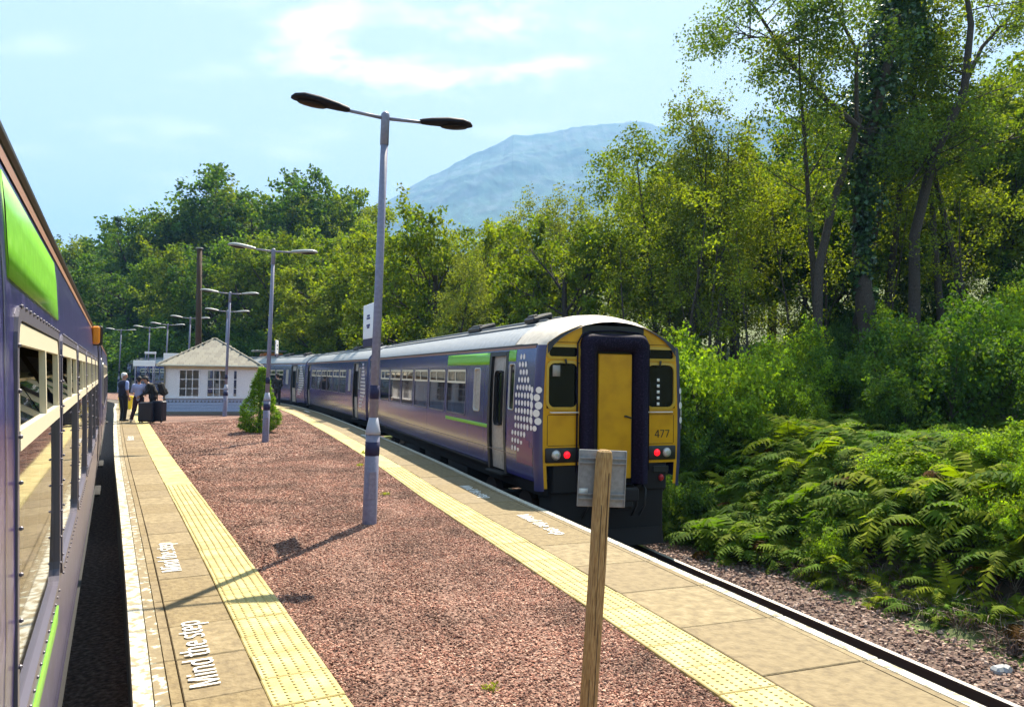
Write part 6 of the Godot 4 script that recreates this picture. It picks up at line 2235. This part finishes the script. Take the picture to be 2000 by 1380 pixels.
func build_undergrowth() -> void:
	# dark soil of the bank
	var b := MB.new().smooth(true)
	for s in range(-5, 34):
		for j in 12:
			var q := []
			for e in [[s, j], [s + 1, j], [s + 1, j + 1], [s, j + 1]]:
				var p := off(right_edge, e[0], 4.05 + e[1] * 0.8)
				q.append(w3(p, height(p.x, p.y) + 0.03))
			b.quad(q[0], q[1], q[2], q[3], Vector3.UP)
	var soil := textured(noise_tex(0.05, [[0.0, Color(0.02, 0.014, 0.010)], [0.6, Color(0.05, 0.036, 0.024)], [1.0, Color(0.09, 0.07, 0.045)]], 131, 5), 0.5, 0.95)
	kind(put("bank", b.mesh(), soil), "structure")
	var rng := RandomNumberGenerator.new()
	rng.seed = 17
	# bracken plants: the near ones frond by frond
	var fronds := [frond_mesh(1), frond_mesh(2), frond_mesh(3)]
	var tints := []
	for e in [[0.9, 1.0, 1.0], [1.3, 1.2, 1.0], [0.55, 0.72, 0.9], [1.9, 1.5, 0.9]]:
		var m: StandardMaterial3D = M.fern.duplicate()
		m.albedo_color = Color(minf(e[0] / 1.9, 1.0), minf(e[1] / 1.9, 1.0), minf(e[2] / 1.9, 1.0)).linear_to_srgb()
		tints.append(m)
	var protos := []
	for k in 5:
		var f := base("bracken_plant")
		for j in 9:
			var fr := put("frond", fronds[rng.randi() % 3], M.dead_frond if (j == 4 and k in [1, 2]) else tints[[0, 1, 2, 0, 3][k]], f)
			fr.rotation = Vector3(rng.randf_range(-0.5, 0.3), TAU * j / 9 + rng.randf_range(-0.3, 0.3), rng.randf_range(-0.2, 0.2))
			fr.scale = Vector3.ONE * rng.randf_range(0.8, 1.25)
			fr.position = Vector3(rng.randf_range(-0.08, 0.08), 0, rng.randf_range(-0.08, 0.08))
		protos.append(f)
	var placed := 0
	var rest: Array[Transform3D] = []
	var tries := 0
	while tries < 1700:
		tries += 1
		var s := rng.randf_range(-3.0, 26.0)
		var l := 4.15 + 7.0 * pow(rng.randf(), 1.35) - (0.3 if s > 6.5 else 0.0)
		var p := off(right_edge, s, l)
		if bumps.get_noise_2d(p.x * 30 + 40, p.y * 30) < -0.28 and l < 6.0:
			continue
		var k := rng.randf_range(0.6, 1.15) * (0.7 if l < 4.8 and s < 6.0 else 1.15)
		var lean := Basis(Vector3.UP, rng.randf() * TAU).scaled(Vector3.ONE * k)
		var tip := Basis(Vector3(rng.randf_range(-0.6, 0.9), 0, 1).normalized(), rng.randf_range(0.0, 0.45) if l < 6.5 else 0.05)
		var at := w3(p, height(p.x, p.y) - 0.02)
		if s > 0.5 and s < 11.0 and l < 7.2 and rng.randf() < 0.6 and placed < 290:
			var src: Node3D = protos[rng.randi() % 5]
			var o := src
			if src.has_meta("label"):
				o = copy(src, "bracken_plant", Vector3.ZERO, 0)
			tag(o, "green bracken fern with arching fronds on the bank right of the track", "fern", "bracken ferns on the bank")
			o.transform = Transform3D(tip * lean, at)
			placed += 1
		else:
			for j in 8:
				rest.append(Transform3D(tip * lean * Basis(Vector3.UP, TAU * j / 7 + rng.randf()) * Basis(Vector3.RIGHT, rng.randf_range(-0.3, 0.3)), at))
	for f in protos:
		if not f.has_meta("label"):
			f.queue_free()
	var far := MultiMesh.new()
	far.transform_format = MultiMesh.TRANSFORM_3D
	far.use_colors = true
	far.mesh = fronds[0]
	far.instance_count = rest.size()
	for i in rest.size():
		far.set_instance_transform(i, rest[i])
		var k := rng.randf_range(0.6, 1.4)
		far.set_instance_color(i, Color(k * rng.randf_range(0.85, 1.3), k, k * 0.9))
	var fm := MultiMeshInstance3D.new()
	fm.name = "far_bracken"
	fm.multimesh = far
	fm.material_override = tints[0]
	add_child(fm)
	kind(fm, "stuff")
	tag(fm, "mass of bracken farther back on the bank under the trees", "bracken")
	# shrubs
	var bright := [Color(0.10, 0.165, 0.014), Color(0.13, 0.19, 0.018), Color(0.085, 0.14, 0.014)]
	var dull := [Color(0.030, 0.066, 0.016), Color(0.042, 0.082, 0.016), Color(0.058, 0.10, 0.018)]
	var protos2 := [make_shrub(91, bright, 0.095), make_shrub(92, dull, 0.09), make_shrub(93, [bright[0], dull[2], bright[2]], 0.10)]
	var sh := [[4.44, 16.5, 3.2, 0, "bright green leafy shrub just right of the yellow train front"], [5.6, 18, 2.7, 0, "bright green shrub second from the yellow train front"], [7.4, 19.5, 2.3, 2, "leafy shrub under the leaning birch trunk"], [8.8, 19.5, 2.3, 1, "dull green shrub at the foot of the ivy clad trunk"], [4.0, 16.0, 1.9, 1, "dark shrub low beside the train's right corner"], [6.6, 17.0, 1.6, 2, "small shrub rising from the bracken below the bright shrubs"], [9.0, 15.6, 3.6, 1, "tall dense shrub with sunlit top right of the ivy clad trunk"], [8.3, 15.6, 2.2, 1, "dark shrub left of the tall dense shrub"], [10.6, 14.2, 2.3, 1, "dark shrub at the right edge above the bracken"], [10.7, 16.8, 2.7, 1, "leafy shrub behind the others near the right edge"], [12.0, 18.5, 3.4, 0, "bright shrub farthest right in front of the curving tree"],
		[4.85, 11.2, 0.9, 2, "low yellow green bush bulging out of the lower bracken"], [6.45, 9.6, 1.15, 0, "yellow green bush at the bank's foot by the right edge"], [7.0, 9.7, 1.2, 2, "leafy bush at the lower right edge"], [3.0, 14.2, 1.5, 1, "dark bush hugging the train's right rear side"],
		[12.9, 27.6, 2.8, 1, "dark understorey shrub right at the ivy clad trunk's foot"], [20.8, 27.5, 3.6, 1, "dark understorey shrub at the far right edge under the wood"], [13.4, 31.0, 3.4, 1, "dark understorey shrub in the gap behind the ivy clad trunk"], [15.0, 33.0, 3.6, 2, "understorey shrub deep between the ivy clad and the curving trunks"], [21.8, 31.5, 4.0, 1, "tall dark understorey shrub behind the right edge's shrubs"], [24.2, 34.0, 4.2, 2, "understorey shrub farthest right below the wood"], [18.2, 33.0, 3.6, 1, "dark understorey shrub behind the curving trunk's foot"], [9.5, 25.0, 3.0, 0, "bright understorey shrub between the leaning and the ivy clad trunks"], [13.8, 26.5, 3.2, 0, "bright understorey shrub left of the curving trunk's foot"], [16.2, 25.0, 3.0, 2, "understorey shrub right of the curving trunk's foot"], [18.5, 26.0, 3.4, 0, "bright understorey shrub near the right edge under the wood"], [5.6, 25.0, 2.9, 0, "bright understorey shrub under the golden birches"]]
	var seen := {}
	for s in sh:
		var src: Node3D = protos2[s[3]]
		var o := src if not seen.has(src) else copy(src, "leafy_shrub", Vector3.ZERO, 0)
		seen[src] = true
		o.position = Vector3(s[0], height(s[0], s[1]) - 0.05, -s[1])
		o.rotation.y = rng.randf() * TAU
		o.scale = Vector3(0.78, 1.0, 0.78) * s[2] / src.get_meta("tall")
		tag(o, s[4], "shrub", "shrubs along the bank")
	for k in 18:
		var p := off(right_edge, rng.randf_range(0.0, 13.0), 4.6 + 4.5 * rng.randf())
		var e := rng.randf_range(0.2, 0.38)
		var o := copy(protos2[rng.randi() % 3], "bramble_bush", Vector3(p.x, height(p.x, p.y) - 0.05, -p.y), rng.randf() * TAU, Vector3(e * 1.2, e, e * 1.2))
		tag(o, "low leafy bramble tangled among the bracken ferns on the bank", "bramble", "brambles among the bracken")
	for k in 44:
		var x := -52.0 + (k % 22) * 2.4 + (1.1 if k > 21 else 0.0)
		var f := 78.0 - (k % 22) * 1.15 + rng.randf_range(-2.0, 2.0) + (9.0 if k > 21 else 0.0)
		var o := copy(protos2[1], "leafy_shrub", Vector3(x, height(x, f) - 0.1, -f), rng.randf() * TAU, Vector3(2.7, 2.2, 2.7) * rng.randf_range(0.8, 1.2))
		tag(o, "dark shrub of the understorey along the foot of the wood beyond the platform", "shrub", "understorey shrubs along the foot of the wood")
	# conifer on the platform
	var g := Grower.new(95)
	g.tones = [Color(0.05, 0.105, 0.010), Color(0.075, 0.145, 0.012), Color(0.11, 0.185, 0.014)]
	g.slim = 0.35
	g.hang = -0.25
	g.wood.tube([Vector3(0, -0.05, 0), Vector3(0.02, 0.9, 0), Vector3(0.08, 1.8, 0)], [0.05, 0.04, 0.01], 7, false)
	var prof := [[0.0, 0.34], [0.18, 0.56], [0.45, 0.63], [0.75, 0.55], [1.0, 0.40], [1.25, 0.30], [1.5, 0.24], [1.75, 0.16], [1.95, 0.06]]
	for i in 1700:
		var y := 1.95 * pow(g.rng.randf(), 1.15)
		var r := 0.1
		for k in prof.size() - 1:
			if y >= prof[k][0] and y <= prof[k + 1][0]:
				r = lerpf(prof[k][1], prof[k + 1][1], (y - prof[k][0]) / (prof[k + 1][0] - prof[k][0]))
		var a := g.rng.randf() * TAU
		r *= 0.86 + 0.2 * sin(a * 3.0 + y * 4.0) * sin(y * 5.0) + g.rng.randf_range(-0.1, 0.06)
		g.leaves(Vector3(cos(a) * r + 0.06 * y - 0.04, y, sin(a) * r), 13, 0.075, 0.06)
	var con := grown("conifer_bush", g, M.leaf)
	con.position = w3(Vector2(-7.75, 22.9), -0.02)
	tag(con, "dense pointed green conifer bush growing from the gravel by the second lamp post", "bush")

# ------------------------------------------------------------------ loose stones, stalks, weeds
func multi(called: String, mesh: Mesh, m: Material, at: Array[Transform3D], cols: PackedColorArray, parent: Node = self) -> MultiMeshInstance3D:
	var mm := MultiMesh.new()
	mm.transform_format = MultiMesh.TRANSFORM_3D
	mm.use_colors = cols.size() > 0
	mm.mesh = mesh
	mm.instance_count = at.size()
	for i in at.size():
		mm.set_instance_transform(i, at[i])
		if cols.size():
			mm.set_instance_color(i, cols[i])
	var o := MultiMeshInstance3D.new()
	o.name = called
	o.multimesh = mm
	o.material_override = m
	parent.add_child(o, true)
	kind(o, "stuff")
	return o

func build_scatter() -> void:
	var rng := RandomNumberGenerator.new()
	rng.seed = 23
	var st := MB.new().smooth(false)
	var pts := [Vector3(0.5, 0.05, 0.1), Vector3(-0.45, 0, 0.2), Vector3(0.05, 0.32, -0.05), Vector3(0.0, -0.3, 0), Vector3(0.1, 0.02, 0.42), Vector3(-0.05, 0.08, -0.45)]
	for f in [[0, 2, 4], [4, 2, 1], [1, 2, 5], [5, 2, 0], [0, 3, 4], [4, 3, 1], [1, 3, 5], [5, 3, 0]]:
		st.tri(pts[f[0]], pts[f[1]], pts[f[2]], pts[f[0]] + pts[f[1]] + pts[f[2]])
	var stone := st.mesh()
	var reds := [Color(0.214, 0.089, 0.059), Color(0.276, 0.134, 0.092), Color(0.144, 0.056, 0.036), Color(0.359, 0.204, 0.146), Color(0.248, 0.115, 0.082), Color(0.076, 0.028, 0.019), Color(0.415, 0.262, 0.195)]
	var at: Array[Transform3D] = []
	var cols := PackedColorArray()
	for band in [[-5.3, 5.0, 90000, 0.026], [5.0, 12.0, 52000, 0.033], [12.0, 26.0, 28000, 0.055]]:
		for i in band[2]:
			var s := rng.randf_range(band[0], band[1]) + 2.4
			var a := off(left_edge, s, 1.10)
			var t := (s + 3.0) / 67.0
			var b := off(right_edge, -3.0 + 72.0 * t, -1.385)
			var p := a.lerp(b, rng.randf())
			var k: float = band[3] * rng.randf_range(0.45, 1.15)
			var bs := Basis(Vector3.UP, rng.randf() * TAU) * Basis(Vector3.RIGHT, rng.randf_range(-0.6, 0.6)) * Basis(Vector3.BACK, rng.randf_range(-0.5, 0.5))
			at.append(Transform3D(bs.scaled(Vector3(k, k * rng.randf_range(0.45, 0.9), k * rng.randf_range(0.6, 1.0))), w3(p, -0.014 + rng.randf_range(-0.004, 0.008))))
			var c: Color = reds[rng.randi() % reds.size()]
			var patch := 1.0 + 0.9 * bumps.get_noise_2d(p.x * 14.0, p.y * 14.0) + 0.5 * bumps.get_noise_2d(p.x * 50.0 + 9.0, p.y * 50.0)
			cols.append(c * rng.randf_range(0.75, 1.25) * clampf(patch, 0.55, 1.4))
	multi("gravel_chips", stone, M.chip, at, cols, get_node("platform"))
	# ballast stones
	var browns := [Color(0.16, 0.09, 0.068), Color(0.25, 0.155, 0.12), Color(0.09, 0.05, 0.04), Color(0.36, 0.26, 0.21), Color(0.19, 0.125, 0.105)]
	var at2: Array[Transform3D] = []
	var cols2 := PackedColorArray()
	for i in 26000:
		var s := rng.randf_range(-3.0, 16.0)
		var l := rng.randf_range(1.2, 4.75)
		if absf(l - 2.47) < 0.10:
			continue
		var p := off(right_edge, s, l)
		var k := rng.randf_range(0.035, 0.085)
		var bs := Basis(Vector3.UP, rng.randf() * TAU) * Basis(Vector3.RIGHT, rng.randf_range(-0.8, 0.8)) * Basis(Vector3.BACK, rng.randf_range(-0.6, 0.6))
		at2.append(Transform3D(bs.scaled(Vector3(k, k * rng.randf_range(0.5, 1.0), k * rng.randf_range(0.6, 1.0))), w3(p, maxf(BED + 0.035, height(p.x, p.y) + 0.05) + rng.randf_range(-0.01, 0.02))))
		cols2.append(browns[rng.randi() % 5] * rng.randf_range(0.75, 1.25))
	multi("ballast_stones", stone, M.chip, at2, cols2)
	# dead stalks at the foot of the bank
	var sm := MB.new().smooth(false)
	for k in 5:
		var a := TAU * k / 5
		var d := Vector3(cos(a), 0, sin(a))
		var w := Vector3(-sin(a), 0, cos(a)) * 0.006
		sm.quad(w, -w, d * 0.16 - w * 0.8 + Vector3(0, 0.22, 0), d * 0.16 + w * 0.8 + Vector3(0, 0.22, 0), -d + Vector3.UP)
		sm.tri(d * 0.16 - w * 0.8 + Vector3(0, 0.22, 0), d * 0.16 + w * 0.8 + Vector3(0, 0.22, 0), d * 0.36 + Vector3(0, 0.25, 0), -d + Vector3.UP)
	var straws := [Color(0.10, 0.06, 0.05), Color(0.18, 0.13, 0.10), Color(0.06, 0.04, 0.045), Color(0.26, 0.22, 0.18), Color(0.12, 0.05, 0.025)]
	var at3: Array[Transform3D] = []
	var cols3 := PackedColorArray()
	for i in 2600:
		var s := rng.randf_range(-3.0, 16.0)
		var l := 4.0 + absf(rng.randfn(0.25, 0.45))
		var p := off(right_edge, s, l)
		var k := rng.randf_range(0.3, 1.0)
		at3.append(Transform3D(Basis(Vector3.UP, rng.randf() * TAU).scaled(Vector3.ONE * k) * Basis(Vector3.RIGHT, rng.randf_range(-0.7, 0.7)), w3(p, height(p.x, p.y) + 0.04)))
		cols3.append(straws[rng.randi() % 5])
	var dead := multi("dead_stalks", sm.mesh(), M.straw, at3, cols3)
	tag(dead, "dry brown stalks and litter at the foot of the bracken bank", "dead stalks")
	tag(get_node("ballast_stones"), "brown track stones beside the right hand rails", "ballast")
	# weeds in the gravel
	var wd := Grower.new(99)
	wd.tones = [Color(0.16, 0.17, 0.02), Color(0.10, 0.14, 0.02)]
	wd.slim = 0.4
	for k in 26:
		wd.leaves(wd.rnd() * Vector3(0.12, 0.01, 0.12) + Vector3(0, 0.02, 0), 3, 0.03, 0.05)
	var wm := wd.crown()
	var n := 0
	for e in [[-1.9, 11.4], [-3.0, 14.9], [-0.1, 4.45], [-3.4, 17.2]]:
		var o := put("weed", wm, M.leaf, self)
		o.position = w3(Vector2(e[0], e[1]), 0.0)
		o.rotation.y = n * 1.3
		o.scale = Vector3.ONE * [0.6, 0.7, 0.45, 0.8][n]
		tag(o, ["tiny weed tuft in the gravel right of the nearest lamp post", "weed tuft in the gravel between the two nearest lamp posts", "tiny weed tuft low in the gravel left of the foreground timber post", "farthest weed tuft in the gravel, near the second lamp post"][n], "weed", "weeds in the red gravel")
		n += 1
